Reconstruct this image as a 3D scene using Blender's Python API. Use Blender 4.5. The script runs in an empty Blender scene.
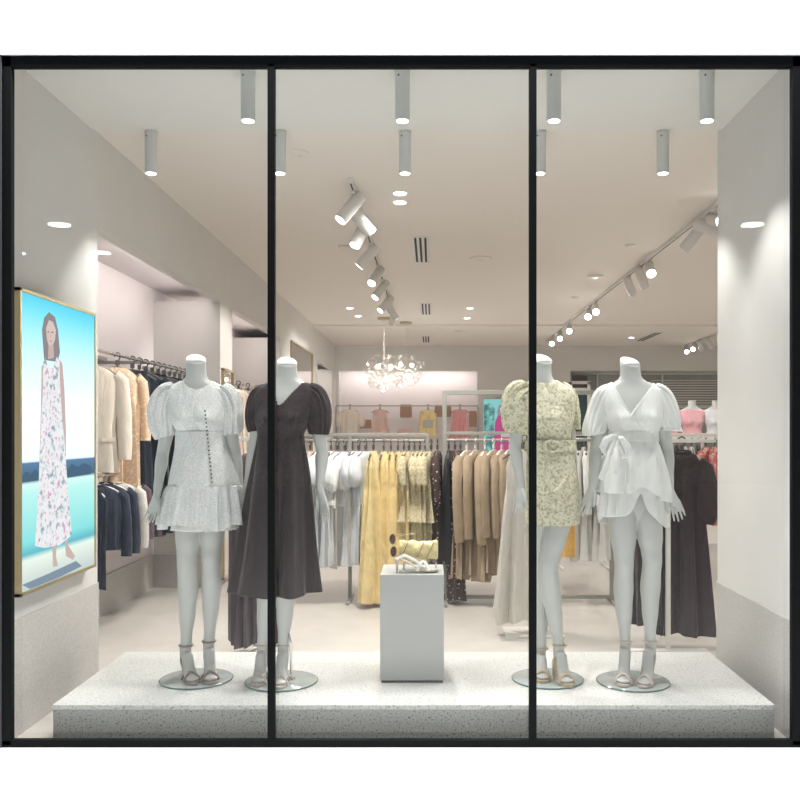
import bpy, bmesh, math, random
from mathutils import Vector, Matrix
import numpy as np
random.seed(7)
SC = bpy.context.scene
COL = SC.collection
PI = math.pi

# ---------------------------------------------------------------- camera
F = 850.0                      # focal length in pixels of the 800 px frame
VX, VY, CH = 432.0, 430.0, 1.41
S = F / 720.0
cam = bpy.data.cameras.new('camera'); cam.sensor_width = 36; cam.lens = F/800*36
cam.shift_x = -(VX-400)/800; cam.shift_y = (VY-400)/800
cam.clip_start = .05; cam.clip_end = 100
co = bpy.data.objects.new('camera', cam); COL.objects.link(co)
co.location = (0, 0, CH); co.rotation_euler = (PI/2, 0, 0)
SC.camera = co
# ---------------------------------------------------------------- world + exposure
w = bpy.data.worlds.new('world'); SC.world = w; w.use_nodes = True
w.node_tree.nodes['Background'].inputs[0].default_value = (1, 1, .985, 1)
w.node_tree.nodes['Background'].inputs[1].default_value = .35
SC.view_settings.view_transform = 'Standard'; SC.view_settings.look = 'None'
SC.view_settings.gamma = 1; SC.view_settings.use_curve_mapping = False
SC.view_settings.exposure = 0.0
SC.cycles.max_bounces = 8; SC.cycles.diffuse_bounces = 5; SC.cycles.transparent_max_bounces = 16
SC.cycles.sample_clamp_indirect = 4; SC.cycles.use_denoising = True
SC.cycles.caustics_reflective = False; SC.cycles.caustics_refractive = False
# unseen area lamp added above the shop front to whiten facade and floor
def area(name, loc, rot, sx, sy, power, col):
    l = bpy.data.lights.new(name, 'AREA'); l.shape = 'RECTANGLE'; l.size = sx; l.size_y = sy
    l.energy = power; l.color = col
    o = bpy.data.objects.new(name, l); COL.objects.link(o); o.location = loc; o.rotation_euler = rot
    return o
P_FRONT_FILL, P_CYL, P_TRACK, P_REC, P_CHAND = 330, 43, 98, 155, 10
WARM, COOL = (1, .945, .885), (1, .985, .955)
area('added_front_fill', (-.15, 3.50, 4.3), (0, 0, 0), 5.2, .10, P_FRONT_FILL, (1, .99, .98))

# ---------------------------------------------------------------- helpers
def D(y): return y*S
def W(px, py, Y): return Vector(((px-VX)*Y/F, Y, CH-(py-VY)*Y/F))

class MB:
    def __init__(s): s.v = []; s.f = []; s.m = []
    def add(s, vs, fs, mi=0):
        b = len(s.v); s.v += [tuple(v) for v in vs]
        s.f += [tuple(i+b for i in f) for f in fs]; s.m += [mi]*len(fs); return s
    def box(s, a, b, mi=0):
        x0, y0, z0 = a; x1, y1, z1 = b
        return s.add([(x0,y0,z0),(x1,y0,z0),(x1,y1,z0),(x0,y1,z0),(x0,y0,z1),(x1,y0,z1),(x1,y1,z1),(x0,y1,z1)],
              [(0,3,2,1),(4,5,6,7),(0,1,5,4),(1,2,6,5),(2,3,7,6),(3,0,4,7)], mi)
    def rings(s, rs, cap=True, closed=True, mi=0, wrap=False):
        n = len(rs[0]); vs = [p for r in rs for p in r]; fs = []
        m = len(rs)
        for i in range(m if wrap else m-1):
            j = (i+1) % m
            for k in range(n if closed else n-1):
                l = (k+1) % n
                fs.append((i*n+k, i*n+l, j*n+l, j*n+k))
        if cap and not wrap:
            fs.append(tuple(range(n))[::-1]); fs.append(tuple((m-1)*n+k for k in range(n)))
        return s.add(vs, fs, mi)
    def tube(s, path, rad, n=10, cap=True, mi=0, up=None, flat=1.0, wrap=False):
        """path of points, rad = number or list; flat scales the radius along the 'up' direction"""
        P = [Vector(p) for p in path]; m = len(P)
        if not isinstance(rad, (list, tuple)): rad = [rad]*m
        if not isinstance(flat, (list, tuple)): flat = [flat]*m
        rs = []; u = Vector(up) if up else None
        for i in range(m):
            if wrap: t = P[(i+1) % m]-P[i-1]
            else: t = P[min(i+1, m-1)]-P[max(i-1, 0)]
            t = t.normalized() if t.length > 1e-9 else Vector((0,0,1))
            if u is None:
                u = Vector((0,0,1)) if abs(t.z) < .9 else Vector((1,0,0))
            uu = u - t*u.dot(t)
            if uu.length < 1e-6: uu = t.orthogonal()
            uu.normalize(); vv = t.cross(uu)
            if not up: u = uu
            rs.append([P[i]+uu*math.cos(a)*rad[i]*flat[i]+vv*math.sin(a)*rad[i] for a in [2*PI*k/n for k in range(n)]])
        return s.rings(rs, cap=cap, wrap=wrap, mi=mi)
    def cyl(s, a, b, r, r2=None, n=20, mi=0): return s.tube([a, b], [r, r if r2 is None else r2], n=n, mi=mi)
    def sphere(s, c, r, n=12, m=8, mi=0, sc=(1,1,1)):
        rs = []
        for i in range(1, m):
            a = PI*i/m
            rs.append([(c[0]+r*sc[0]*math.sin(a)*math.cos(2*PI*k/n), c[1]+r*sc[1]*math.sin(a)*math.sin(2*PI*k/n), c[2]+r*sc[2]*math.cos(a)) for k in range(n)])
        return s.rings(rs, cap=True, mi=mi)
    def poly(s, pts, mi=0): return s.add(pts, [tuple(range(len(pts)))], mi)
    def build(s, name, mats, parent=None, smooth=True, bevel=0, solid=0, subsurf=0):
        me = bpy.data.meshes.new(name)
        off = Vector((0,0,0))
        if parent is not None:
            r = parent
            while r.parent: r = r.parent
            off = r.location
        me.from_pydata([tuple(Vector(v)-off) for v in s.v], [], s.f)
        if not isinstance(mats, (list, tuple)): mats = [mats]
        for m in mats: me.materials.append(m)
        me.polygons.foreach_set('material_index', s.m)
        me.polygons.foreach_set('use_smooth', [smooth]*len(s.f))
        me.update()
        bm = bmesh.new(); bm.from_mesh(me); bmesh.ops.recalc_face_normals(bm, faces=bm.faces)
        bm.to_mesh(me); bm.free()
        o = bpy.data.objects.new(name, me); COL.objects.link(o)
        if parent is not None: o.parent = parent
        if smooth and bevel == 0 and solid == 0:
            try: me.set_sharp_from_angle(angle=math.radians(50))
            except Exception: pass
        if solid:
            md = o.modifiers.new('solid', 'SOLIDIFY'); md.thickness = solid; md.offset = 0
        if bevel:
            md = o.modifiers.new('bevel', 'BEVEL'); md.width = bevel; md.segments = 2; md.limit_method = 'ANGLE'
            for p in me.polygons: p.use_smooth = False
        return o

def empty(name, loc=(0,0,0)):
    o = bpy.data.objects.new(name, None); COL.objects.link(o); o.location = loc
    o.empty_display_size = .1; return o
def tag(o, label, cat=None, group=None, kind=None):
    if label: o['label'] = label
    if cat: o['category'] = cat
    if group: o['group'] = group
    if kind: o['kind'] = kind
    return o
def struct(o, label=None):
    o['kind'] = 'structure'
    if label: o['label'] = label
    return o
def copy_tree(o, parent=None, mats=None):
    c = o.copy(); COL.objects.link(c)
    if parent: c.parent = parent
    for ch in list(o.children): copy_tree(ch, c, mats)
    return c
ORD = ['first', 'second', 'third', 'fourth', 'fifth', 'sixth', 'seventh', 'eighth', 'ninth', 'tenth', 'eleventh', 'twelfth', 'thirteenth']

# ---------------------------------------------------------------- materials
def mat(name, col, rough=.5, metal=0, noise=0, nscale=20, bump=0, bscale=200, spec=.5, sheen=0, emit=None, estr=0, col2=None, coat=0):
    m = bpy.data.materials.new(name); m.use_nodes = True; nt = m.node_tree; b = nt.nodes['Principled BSDF']
    c = (*col, 1)
    b.inputs['Base Color'].default_value = c; b.inputs['Roughness'].default_value = rough
    b.inputs['Metallic'].default_value = metal; b.inputs['Specular IOR Level'].default_value = spec
    if sheen: b.inputs['Sheen Weight'].default_value = sheen
    if coat: b.inputs['Coat Weight'].default_value = coat
    if emit: b.inputs['Emission Color'].default_value = (*emit, 1); b.inputs['Emission Strength'].default_value = estr
    tc = nt.nodes.new('ShaderNodeTexCoord')
    if noise:
        n = nt.nodes.new('ShaderNodeTexNoise'); n.inputs['Scale'].default_value = nscale; n.inputs['Detail'].default_value = 5
        nt.links.new(tc.outputs['Object'], n.inputs['Vector'])
        r = nt.nodes.new('ShaderNodeMapRange'); r.inputs[1].default_value = .3; r.inputs[2].default_value = .7
        nt.links.new(n.outputs[0], r.inputs[0])
        mx = nt.nodes.new('ShaderNodeMix'); mx.data_type = 'RGBA'
        mx.inputs[6].default_value = (*(col2 or [max(0, x*(1-noise)) for x in col]), 1)
        mx.inputs[7].default_value = (*(col if col2 else [min(1, x*(1+noise)) for x in col]), 1)
        nt.links.new(r.outputs[0], mx.inputs[0]); nt.links.new(mx.outputs[2], b.inputs['Base Color'])
    if bump:
        n = nt.nodes.new('ShaderNodeTexNoise'); n.inputs['Scale'].default_value = bscale; n.inputs['Detail'].default_value = 3
        nt.links.new(tc.outputs['Object'], n.inputs['Vector'])
        bp = nt.nodes.new('ShaderNodeBump'); bp.inputs['Strength'].default_value = bump; bp.inputs['Distance'].default_value = .01
        nt.links.new(n.outputs[0], bp.inputs['Height']); nt.links.new(bp.outputs[0], b.inputs['Normal'])
    return m
def ramp_mat(name, kind, scale, stops, rough=.6, bump=0, interp='LINEAR', out='Distance', second=None, stretch=(1,1,1)):
    """colour from a voronoi / noise texture through a ramp"""
    m = bpy.data.materials.new(name); m.use_nodes = True; nt = m.node_tree; b = nt.nodes['Principled BSDF']
    b.inputs['Roughness'].default_value = rough
    tc = nt.nodes.new('ShaderNodeTexCoord'); mp = nt.nodes.new('ShaderNodeMapping'); mp.inputs['Scale'].default_value = stretch
    nt.links.new(tc.outputs['Object'], mp.inputs[0])
    t = nt.nodes.new('ShaderNodeTexVoronoi' if kind == 'V' else 'ShaderNodeTexNoise'); t.inputs['Scale'].default_value = scale
    if kind == 'N': t.inputs['Detail'].default_value = 4; t.inputs['Roughness'].default_value = .6
    nt.links.new(mp.outputs[0], t.inputs['Vector'])
    cr = nt.nodes.new('ShaderNodeValToRGB'); cr.color_ramp.interpolation = interp
    e = cr.color_ramp.elements
    while len(e) < len(stops): e.new(.5)
    for k, (p, c) in enumerate(stops): e[k].position = p; e[k].color = (*c, 1)
    nt.links.new(t.outputs[out if kind == 'V' else 0], cr.inputs[0])
    nt.links.new(cr.outputs[0], b.inputs['Base Color'])
    if bump:
        bp = nt.nodes.new('ShaderNodeBump'); bp.inputs['Strength'].default_value = bump; bp.inputs['Distance'].default_value = .004
        nt.links.new(t.outputs[0], bp.inputs['Height']); nt.links.new(bp.outputs[0], b.inputs['Normal'])
    return m
def emis(name, col, st=1):
    m = bpy.data.materials.new(name); m.use_nodes = True; nt = m.node_tree; nt.nodes.clear()
    e = nt.nodes.new('ShaderNodeEmission'); e.inputs[0].default_value = (*col, 1); e.inputs[1].default_value = st
    o = nt.nodes.new('ShaderNodeOutputMaterial'); nt.links.new(e.outputs[0], o.inputs[0]); return m
def thin_glass(name, tint=(1,1,1), f0=.04, rough=0.0, gl=1.0):
    """clear glass sheet: Schlick reflection over a transparent body"""
    m = bpy.data.materials.new(name); m.use_nodes = True; nt = m.node_tree; nt.nodes.clear()
    f = nt.nodes.new('ShaderNodeLayerWeight'); f.inputs[0].default_value = .5
    pw = nt.nodes.new('ShaderNodeMath'); pw.operation = 'POWER'; pw.inputs[1].default_value = 4; nt.links.new(f.outputs['Facing'], pw.inputs[0])
    ma = nt.nodes.new('ShaderNodeMath'); ma.operation = 'MULTIPLY_ADD'; ma.inputs[1].default_value = .8; ma.inputs[2].default_value = f0; nt.links.new(pw.outputs[0], ma.inputs[0])
    t = nt.nodes.new('ShaderNodeBsdfTransparent'); t.inputs[0].default_value = (*tint, 1)
    g = nt.nodes.new('ShaderNodeBsdfGlossy'); g.inputs['Roughness'].default_value = rough; g.inputs[0].default_value = (gl, gl, gl, 1)
    x = nt.nodes.new('ShaderNodeMixShader'); o = nt.nodes.new('ShaderNodeOutputMaterial')
    nt.links.new(ma.outputs[0], x.inputs[0]); nt.links.new(t.outputs[0], x.inputs[1]); nt.links.new(g.outputs[0], x.inputs[2])
    nt.links.new(x.outputs[0], o.inputs[0]); return m

M = {}
M['wall'] = mat('wall_plaster', (.70, .685, .66), .8, noise=.02, nscale=3)
M['wall_cool'] = mat('display_wall_plaster', (.70, .695, .675), .75, noise=.025, nscale=3)
M['niche'] = mat('niche_plaster', (.76, .715, .715), .8, noise=.02, nscale=3)
M['ceiling'] = mat('ceiling_paint', (.86, .815, .765), .85)
M['ceiling_cool_light'] = mat('ceiling_front_light_tint', (.82, .815, .785), .85)  # cooler light over the window display, put into the ceiling colour
M['floor'] = mat('shop_floor', (.50, .475, .44), .42, noise=.05, nscale=6, spec=.35)
M['pavement'] = mat('mall_floor_tile', (.9, .9, .9), .6)
M['facade'] = mat('facade_panel', (.92, .92, .92), .6)
M['wains'] = ramp_mat('stone_wainscot', 'N', 90, [(.3, (.43, .42, .40)), (.5, (.50, .49, .47)), (.7, (.56, .55, .53))], .7)
M['frame'] = mat('black_frame_metal', (.004, .005, .006), .6, spec=.12)
M['frame2'] = mat('grey_frame_metal', (.05, .052, .055), .5, spec=.3)
M['terrazzo'] = ramp_mat('terrazzo', 'N', 110, [(.34, (.20, .22, .215)), (.40, (.54, .555, .54)), (.55, (.63, .635, .615)), (.72, (.74, .74, .72))], .35)
M['white_gloss'] = mat('white_lacquer', (.78, .78, .77), .4)
M['fixture'] = mat('fixture_grey', (.62, .64, .63), .45)
M['fixw'] = mat('fixture_white', (.74, .73, .71), .45)
M['dark'] = mat('dark_gap', (.02, .02, .02), .8)
M['lens'] = emis('lamp_lens', (1, .97, .92), 9)
M['lens_hot'] = emis('lamp_lens_hot', (1, .97, .92), 30)
M['brass'] = mat('brushed_brass', (.52, .44, .26), .35, metal=.7)
M['chrome'] = mat('chrome', (.7, .7, .7), .15, metal=1)
M['glass'] = thin_glass('window_glass', (.985, .995, .99))
M['skin'] = mat('mannequin_white', (.57, .585, .565), .34, spec=.5)
M['plinth'] = mat('plinth_lacquer', (.47, .485, .475), .4)
M['disc'] = mat('glass_base_top', (.42, .47, .45), .08, spec=.6)
M['disc_edge'] = mat('glass_base_edge', (.10, .19, .17), .1)
M['rack'] = mat('rack_metal', (.36, .36, .33), .4, metal=.1)
M['rackw'] = mat('rack_white', (.72, .71, .68), .4)
M['hang_d'] = mat('hanger_dark', (.10, .095, .09), .4)
M['hang_w'] = mat('hanger_white', (.8, .78, .76), .4)
def wrinkle(m, st=.5, sc=(9, 9, 3.2), dist=.05):
    nt = m.node_tree; b = nt.nodes['Principled BSDF']
    tc = nt.nodes.new('ShaderNodeTexCoord'); mp = nt.nodes.new('ShaderNodeMapping'); mp.inputs['Scale'].default_value = sc
    n = nt.nodes.new('ShaderNodeTexNoise'); n.inputs['Scale'].default_value = 1; n.inputs['Detail'].default_value = 3; n.inputs['Distortion'].default_value = .8
    bp = nt.nodes.new('ShaderNodeBump'); bp.inputs['Strength'].default_value = st; bp.inputs['Distance'].default_value = dist
    nt.links.new(tc.outputs['Object'], mp.inputs[0]); nt.links.new(mp.outputs[0], n.inputs['Vector']); nt.links.new(n.outputs[0], bp.inputs['Height'])
    if b.inputs['Normal'].links: nt.links.new(b.inputs['Normal'].links[0].from_socket, bp.inputs['Normal'])
    nt.links.new(bp.outputs[0], b.inputs['Normal']); return m
def cloth(name, col, noise=.08, bump=.25, sheen=.15, ns=12): return wrinkle(mat(name, col, .85, noise=noise, nscale=ns, bump=bump, bscale=160, spec=.2, sheen=sheen))
M['brown'] = cloth('brown_linen', (.046, .034, .037), .25, bump=.06, ns=60)
M['black'] = cloth('black_cloth', (.022, .021, .025))
M['navy'] = cloth('navy_cloth', (.012, .017, .032))
M['denim'] = cloth('dark_denim', (.018, .027, .05), .3)
M['white_c'] = cloth('white_cotton', (.86, .86, .84), .03)
M['white_w'] = cloth('white_wrap_cotton', (.87, .88, .86), .02)
M['bluewhite'] = cloth('cool_white_cotton', (.68, .72, .76), .04)
M['ivory'] = cloth('ivory_cloth', (.72, .65, .56), .04)
M['beige'] = cloth('beige_linen', (.40, .31, .215), .10)
M['yellow'] = cloth('yellow_chiffon', (.86, .70, .36), .12)
M['cream'] = ramp_mat('cream_print', 'N', 60, [(.35, (.42, .36, .22)), (.5, (.62, .55, .36)), (.65, (.74, .68, .50))], .8)
M['orange'] = cloth('orange_yellow_cloth', (.78, .48, .14), .2)
M['pink'] = cloth('pink_cloth', (.75, .36, .36), .06)
M['palepink'] = cloth('pale_pink_cloth', (.72, .52, .46), .05)
M['peach'] = ramp_mat('peach_lace', 'V', 60, [(.1, (.72, .55, .40)), (.5, (.62, .42, .27)), (.8, (.78, .66, .52))], .8)
M['mauve'] = cloth('mauve_cloth', (.09, .065, .08), .1)
M['palegrey'] = ramp_mat('pale_tweed', 'N', 120, [(.35, (.42, .41, .38)), (.6, (.62, .60, .56))], .9)
M['dots'] = ramp_mat('polka_dot_cloth', 'V', 32, [(.0, (.75, .68, .6)), (.22, (.06, .032, .03))], .8, interp='CONSTANT')
M['floral_red'] = ramp_mat('red_floral_cloth', 'N', 18, [(.38, (.62, .50, .46)), (.46, (.60, .22, .20)), (.56, (.50, .06, .08)), (.64, (.62, .35, .28))], .8)
M['floral'] = ramp_mat('green_floral_cloth', 'N', 72, [(.34, (.60, .42, .30)), (.41, (.36, .42, .25)), (.48, (.70, .67, .50)), (.60, (.80, .76, .61)), (.70, (.62, .64, .44))], .75, bump=.3)
M['lace'] = ramp_mat('white_lace', 'V', 150, [(.08, (.60, .62, .61)), (.4, (.80, .82, .81)), (.75, (.89, .90, .89))], .8, bump=.5)
M['sheer'] = cloth('off_white_sheer', (.66, .635, .58), .03)
for k_ in ('lace', 'floral', 'cream', 'dots'): wrinkle(M[k_], .6)
M['leather'] = mat('brown_leather', (.36, .20, .14), .5)
M['bag'] = mat('yellow_snake_leather', (.80, .70, .36), .35, noise=.15, nscale=60, bump=.3, bscale=90)
M['sun'] = mat('brown_lens', (.09, .03, .018), .12, spec=.8)
M['nude'] = mat('nude_leather', (.46, .36, .32), .35)
M['nude2'] = mat('pale_nude_leather', (.66, .57, .51), .4)
M['gold'] = mat('rose_gold_leather', (.26, .20, .18), .35, metal=.2)
M['espad'] = mat('tan_wedge', (.55, .44, .30), .6)
M['mirror'] = mat('mirror_glass', (.75, .72, .68), .03, metal=1)
M['button'] = mat('dark_button', (.03, .03, .035), .4)

# ---------------------------------------------------------------- room shell
XL, XR = -1.91, 1.63
YG = D(3.15); YE = D(4.11); YB = D(14.3)
ZC = 3.10
mb = MB().box((-4, YG-.03, -.1), (8.2, D(15.2), 0))
struct(mb.build('floor', M['floor'], smooth=False), 'pale beige shop floor')
mb = MB().box((-9, -14, -.1), (9, YG-.035, .043))
struct(mb.build('floor.001', M['pavement'], smooth=False), 'white mall floor in front of the window')
mb = MB().box((-4, D(4.05), ZC+.012), (8.2, D(11.6), ZC+.15))
struct(mb.build('ceiling', M['ceiling'], smooth=False))
mb = MB().box((-4, YG-.03, ZC), (8.2, D(4.05), ZC+.15))
struct(mb.build('ceiling.001', M['ceiling_cool_light'], smooth=False), 'ceiling of the display window')
mb = MB().box((-4, D(11.6), ZC-.02), (8.2, D(15.2), ZC+.15))
struct(mb.build('ceiling.002', M['ceiling'], smooth=False), 'ceiling at the back of the shop')
# left wall : piers and header around niches; niche backs
TW = .08
mb = MB()
mb.box((XL-.60, YG-.03, 0), (XL, YE, ZC+.02))
struct(mb.build('wall_left', M['wall_cool'], smooth=False), 'left wall of the display window')
HZ = 2.57
piers = [(6.49, 6.88), (9.05, 12.0), (13.8, 14.6)]
mb = MB()
mb.box((XL-TW, YE, HZ), (XL, D(14.6), ZC+.02))
for a, b in piers: mb.box((XL-.60, D(a), 0), (XL, D(b), HZ+.001))
struct(mb.build('wall_left.001', M['wall'], smooth=False), 'left shop wall with the openings of the clothes niches')
mb = MB()
mb.box((XL-.68, YE, 0), (XL-.60, D(14.6), ZC))
mb.box((XL-.60, YE, 2.68), (XL-TW, D(14.6), 2.72))
struct(mb.build('wall_left.002', M['niche'], smooth=False), 'pink-white back of the clothes niches')
mb = MB().box((XL-.599, YE, .30), (XL-.592, D(6.49), .34)); 
mb = MB().box((XL-.60, YE+.001, 0), (XL-.585, D(6.48), .30)); mb.box((XL-.585, D(6.44), 0), (XL-.001, D(6.488), .30))
struct(mb.build('baseboard_left', M['wains'], smooth=False), 'stone skirting of the first niche')
mb = MB().box((XR, YG-.03, 0), (XR+.30, YE, ZC+.02))
struct(mb.build('wall_right', M['wall_cool'], smooth=False), 'right wall of the display window')
mb = MB().box((XL-.002, YG+.02, 0), (XL+.006, YE+.004, .54)); 
struct(mb.build('trim_1', M['wains'], smooth=False), 'grey stone wainscot on the left window wall')
mb = MB().box((XR-.006, YG+.02, 0), (XR+.002, YE+.004, .545))
struct(mb.build('trim_2', M['wains'], smooth=False), 'grey stone wainscot on the right window wall')
mb = MB().box((8.1, YG-.03, 0), (8.2, D(15.2), ZC)); mb.box((XR+.30, YG-.03, 0), (8.1, YG+.05, ZC))
struct(mb.build('wall_right.001', M['wall'], smooth=False), 'far right shop wall')
# back wall with niche + windows
NX0, NX1 = -1.85, .90
k = D(1)
mb = MB()
mb.box((-4, YB, 2.585), (8.1, YB+.1, ZC+.02)); mb.box((-4, YB, 0), (NX0, YB+.5, 2.585))
mb.box((NX1, YB, 0), (2.75, YB+.45, 2.585))
mb.box((NX0, YB+.42, 0), (NX1, YB+.5, 2.72)); mb.box((NX0, YB+.1, 2.66), (NX1, YB+.5, 2.72))
mb.box((2.75, YB+.3, 0), (8.1, YB+.45, 2.62))
struct(mb.build('wall_back', M['wall'], smooth=False), 'back wall with the broad clothes niche')
mb = MB().box((NX0, YB+.40, 0), (NX1, YB+.425, 2.68))
struct(mb.build('wall_back.001', M['niche'], smooth=False), 'pink-white back panel of the rear niche')
# facade around the window
ZT = 3.023
mb = MB()
mb.box((-5, YG-.066, ZT), (5, YG-.01, 4.6)); 
mb.box((-5, YG-.066, 0), (-1.885, YG-.01, ZT)); mb.box((1.635, YG-.066, 0), (5, YG-.01, ZT))
struct(mb.build('wall_front', M['facade'], smooth=False), 'white facade panel above the shop window')
# mall ceiling above the passage, its downlights mirror faintly in the panes
win = empty('window_1', (0, YG, 0)); struct(win, 'three-pane black-framed shop window')
fx0, fx1 = -1.852, 1.60
mb = MB()
def bx_y(x0, x1, z0, z1, y0=YG-.06, y1=YG-.03): mb.box((x0, y0, z0), (x1, y1, z1))
bx_y(fx0, fx1, 2.972, ZT); bx_y(fx0, fx1, 0, .085-.01)
bx_y(fx0, fx0+.042, .05, ZT-.002); bx_y(fx1-.05, fx1, .05, ZT-.002)
mb.build('window_frame', M['frame'], win, bevel=.004)
mb = MB(); bx_y(fx0-.03, fx0, 0, ZT+.004, YG-.065, YG-.01); bx_y(fx1, fx1+.03, 0, ZT+.004, YG-.065, YG-.01)

mb.build('frame_trim', M['frame2'], win, bevel=.003)
kx = (YG-.06)/F
mull = []
for px in (271, 533):
    X = (px-VX)*kx; mull.append(X)
    mb = MB(); bx_y(X-.016, X+.016, .07, 2.99, YG-.06, YG-.03); mb.build('mullion', M['frame'], win, bevel=.003)
edges = [fx0+.05, mull[0], mull[1], fx1-.04]
for i in range(3):
    mb = MB().poly([(edges[i]+.01, YG-.01, .07), (edges[i+1]-.01, YG-.01, .07), (edges[i+1]-.01, YG-.01, 2.995), (edges[i]+.01, YG-.01, 2.995)])
    o = mb.build('glass_pane', M['glass'], win, smooth=False)
# ---------------------------------------------------------------- lamps
def spot(name, loc, aim, power, col, size=80, blend=.5, radius=.03, parent=None):
    l = bpy.data.lights.new(name, 'SPOT'); l.energy = power; l.color = col; l.spot_size = math.radians(size); l.spot_blend = blend
    l.shadow_soft_size = radius
    o = bpy.data.objects.new(name, l); COL.objects.link(o)
    d = Vector(aim).normalized(); o.rotation_euler = d.to_track_quat('-Z', 'Y').to_euler()
    off = Vector((0,0,0))
    if parent: o.parent = parent; off = parent.location
    o.location = Vector(loc)-off; return o
def add_light(root, aim, power, col, size, blend, radius, local):
    l = bpy.data.lights.new('lamp_light', 'SPOT'); l.energy = power; l.color = col; l.spot_size = math.radians(size); l.spot_blend = blend
    l.shadow_soft_size = radius
    o = bpy.data.objects.new('lamp_light', l); COL.objects.link(o); o.parent = root; o.location = local
    o.rotation_euler = Vector(aim).normalized().to_track_quat('-Z', 'Y').to_euler(); return o

# surface cylinder downlights
def cyl_light():
    r = empty('ceiling_downlight')
    MB().cyl((0,0,0),(0,0,-.235), .034, n=28).build('housing', M['fixture'], r)
    MB().cyl((0,0,0),(0,0,-.012),.036,n=28).build('mounting_ring', M['fixture'], r)
    MB().cyl((0,0,-.234),(0,0,-.2375),.027,n=24).build('lens', M['lens'], r)
    MB().sphere((-.017,-.0295,-.03),.0045,n=8,m=6).build('screw', M['dark'], r)
    add_light(r, (0,0,-1), P_CYL, COOL, 88, .55, .025, (0,0,-.245))
    return r
proto = cyl_light()
front = [(248, 'front row, left pane of the window'), (402.5, 'front row, above the centre pane'), (554, 'front row, just right of the right mullion'), (707, 'front row, nearest the right wall')]
rear = [(151, 'rear row, leftmost of the cylinders'), (280, 'rear row, just right of the left mullion'), (405, 'rear row, centre pane'), (540, 'rear row, half hidden by the right mullion'), (663, 'rear row, right pane')]
first = True
for row, Y in ((front, D(3.39)), (rear, D(4.085))):
    for px, where in row:
        o = proto if first else copy_tree(proto); first = False
        o.location = ((px-VX)*Y/F, Y, ZC)
        tag(o, 'grey cylinder ceiling light in the '+where, 'ceiling light', 'grey cylinder downlights over the window display')

# ceiling tracks
def track(x, y0, y1, label):
    r = empty('ceiling_track', (x, y0, ZC)); z = ZC-.0+.012
    MB().box((x-.018, y0, z-.034), (x+.018, y1, z)).build('rail', M['fixw'], r, bevel=.002)
    MB().box((x-.005, y0+.03, z-.0345), (x+.005, y1-.03, z-.033)).build('conductor_slot', M['dark'], r, smooth=False)
    tag(r, label, 'track rail')
T1, T2, T3 = -.55, 2.13, 4.95
track(T1, D(4.85), D(10.4), 'white ceiling track left of centre carrying spotlights')
track(T2, D(5.2), D(13.5), 'long white ceiling track running back on the right')
track(T3, D(12.2), D(14.15), 'short white ceiling track at the far right back')
def head(x, Y, aim, label, group, L=.20, r=.047, hot=False, power=P_TRACK, size=60):
    root = empty('track_spotlight', (x, Y, ZC-.022))
    z = ZC-.022; a = Vector(aim).normalized()
    piv = Vector((x, Y, z-.085))
    MB().box((x-.016, Y-.05, z-.02), (x+.016, Y+.05, z)).build('adapter', M['fixw'], root, bevel=.002)
    MB().tube([(x,Y,z-.015),(x,Y,z-.06),tuple(piv)], .011, n=8).build('stem', M['fixw'], root)
    b0 = piv-a*L*.35; b1 = piv+a*L*.65
    MB().tube([b0-a*.004, b0, b1], [r*.9, r, r], n=24).build('lamp_housing', M['fixw'], root)
    MB().cyl(b1-a*.002, b1+a*.003, r*.84, n=20).build('lens', M['lens_hot' if hot else 'lens'], root)
    if power: add_light(root, a, power, WARM, size, .6, .03, (b1+a*.03)-root.location)
    tag(root, label, 'spotlight', group)
G1, G2, G3 = 'spotlights on the left ceiling track', 'spotlights on the right ceiling track', 'spotlights on the far short track'
H1 = [(5.05, (-.55,-.25,-.75)), (5.35, (.55,.5,-.6)), (5.7, (-.35,-.35,-.85)), (6.45, (-.55,.1,-.6)), (7.3, (-.3,-.5,-.6)), (8.0, (-.4,-.3,-.6)), (8.9, (-.45,-.3,-.6)), (9.4, (.4,.3,-.6)), (10.1, (-.1,.8,-.42))]
for i, (Y, a) in enumerate(H1):
    head(T1, D(Y), a, 'white cylinder spotlight, %s from the window on the left ceiling track' % ORD[i], G1, L=.24, power=P_TRACK if i in (0,2,3,5,7,8) else 0, size=70)
H2 = [(5.42, (.0,-.8,-.25), 1), (5.62, (.75,-.25,-.35), 0), (5.8, (-.35,.5,-.5), 0), (7.05, (-.1,-.8,-.45), 1), (7.35, (.35,.5,-.6), 0), (7.8, (.4,.6,-.5), 0), (9.4, (-.1,-.8,-.35), 1), (9.75, (-.25,-.8,-.4), 1), (11.2, (-.1,-.8,-.35), 1), (12.0, (-.1,-.8,-.45), 1), (12.8, (-.1,-.8,-.35), 1)]
for i, (Y, a, hot) in enumerate(H2):
    head(T2, D(Y), a, 'white spotlight, %s from the window on the long right track%s' % (ORD[i], ', glaring' if hot else ''), G2, L=.24, hot=hot, power=P_TRACK*.8 if i in (1,2,4,5,6,8) else 0, size=70)
H3 = [(12.4, (-.2,-.8,-.5), 1), (12.9, (.4,.3,-.5), 0), (13.3, (.3,.4,-.5), 0), (13.6, (-.4,-.8,-.5), 1), (14.0, (-.2,-.8,-.5), 1)]
for i, (Y, a, hot) in enumerate(H3):
    head(T3, D(Y), a, 'small spotlight, %s along the short track at the far right' % ORD[i], G3, L=.22, hot=hot, power=0)
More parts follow.
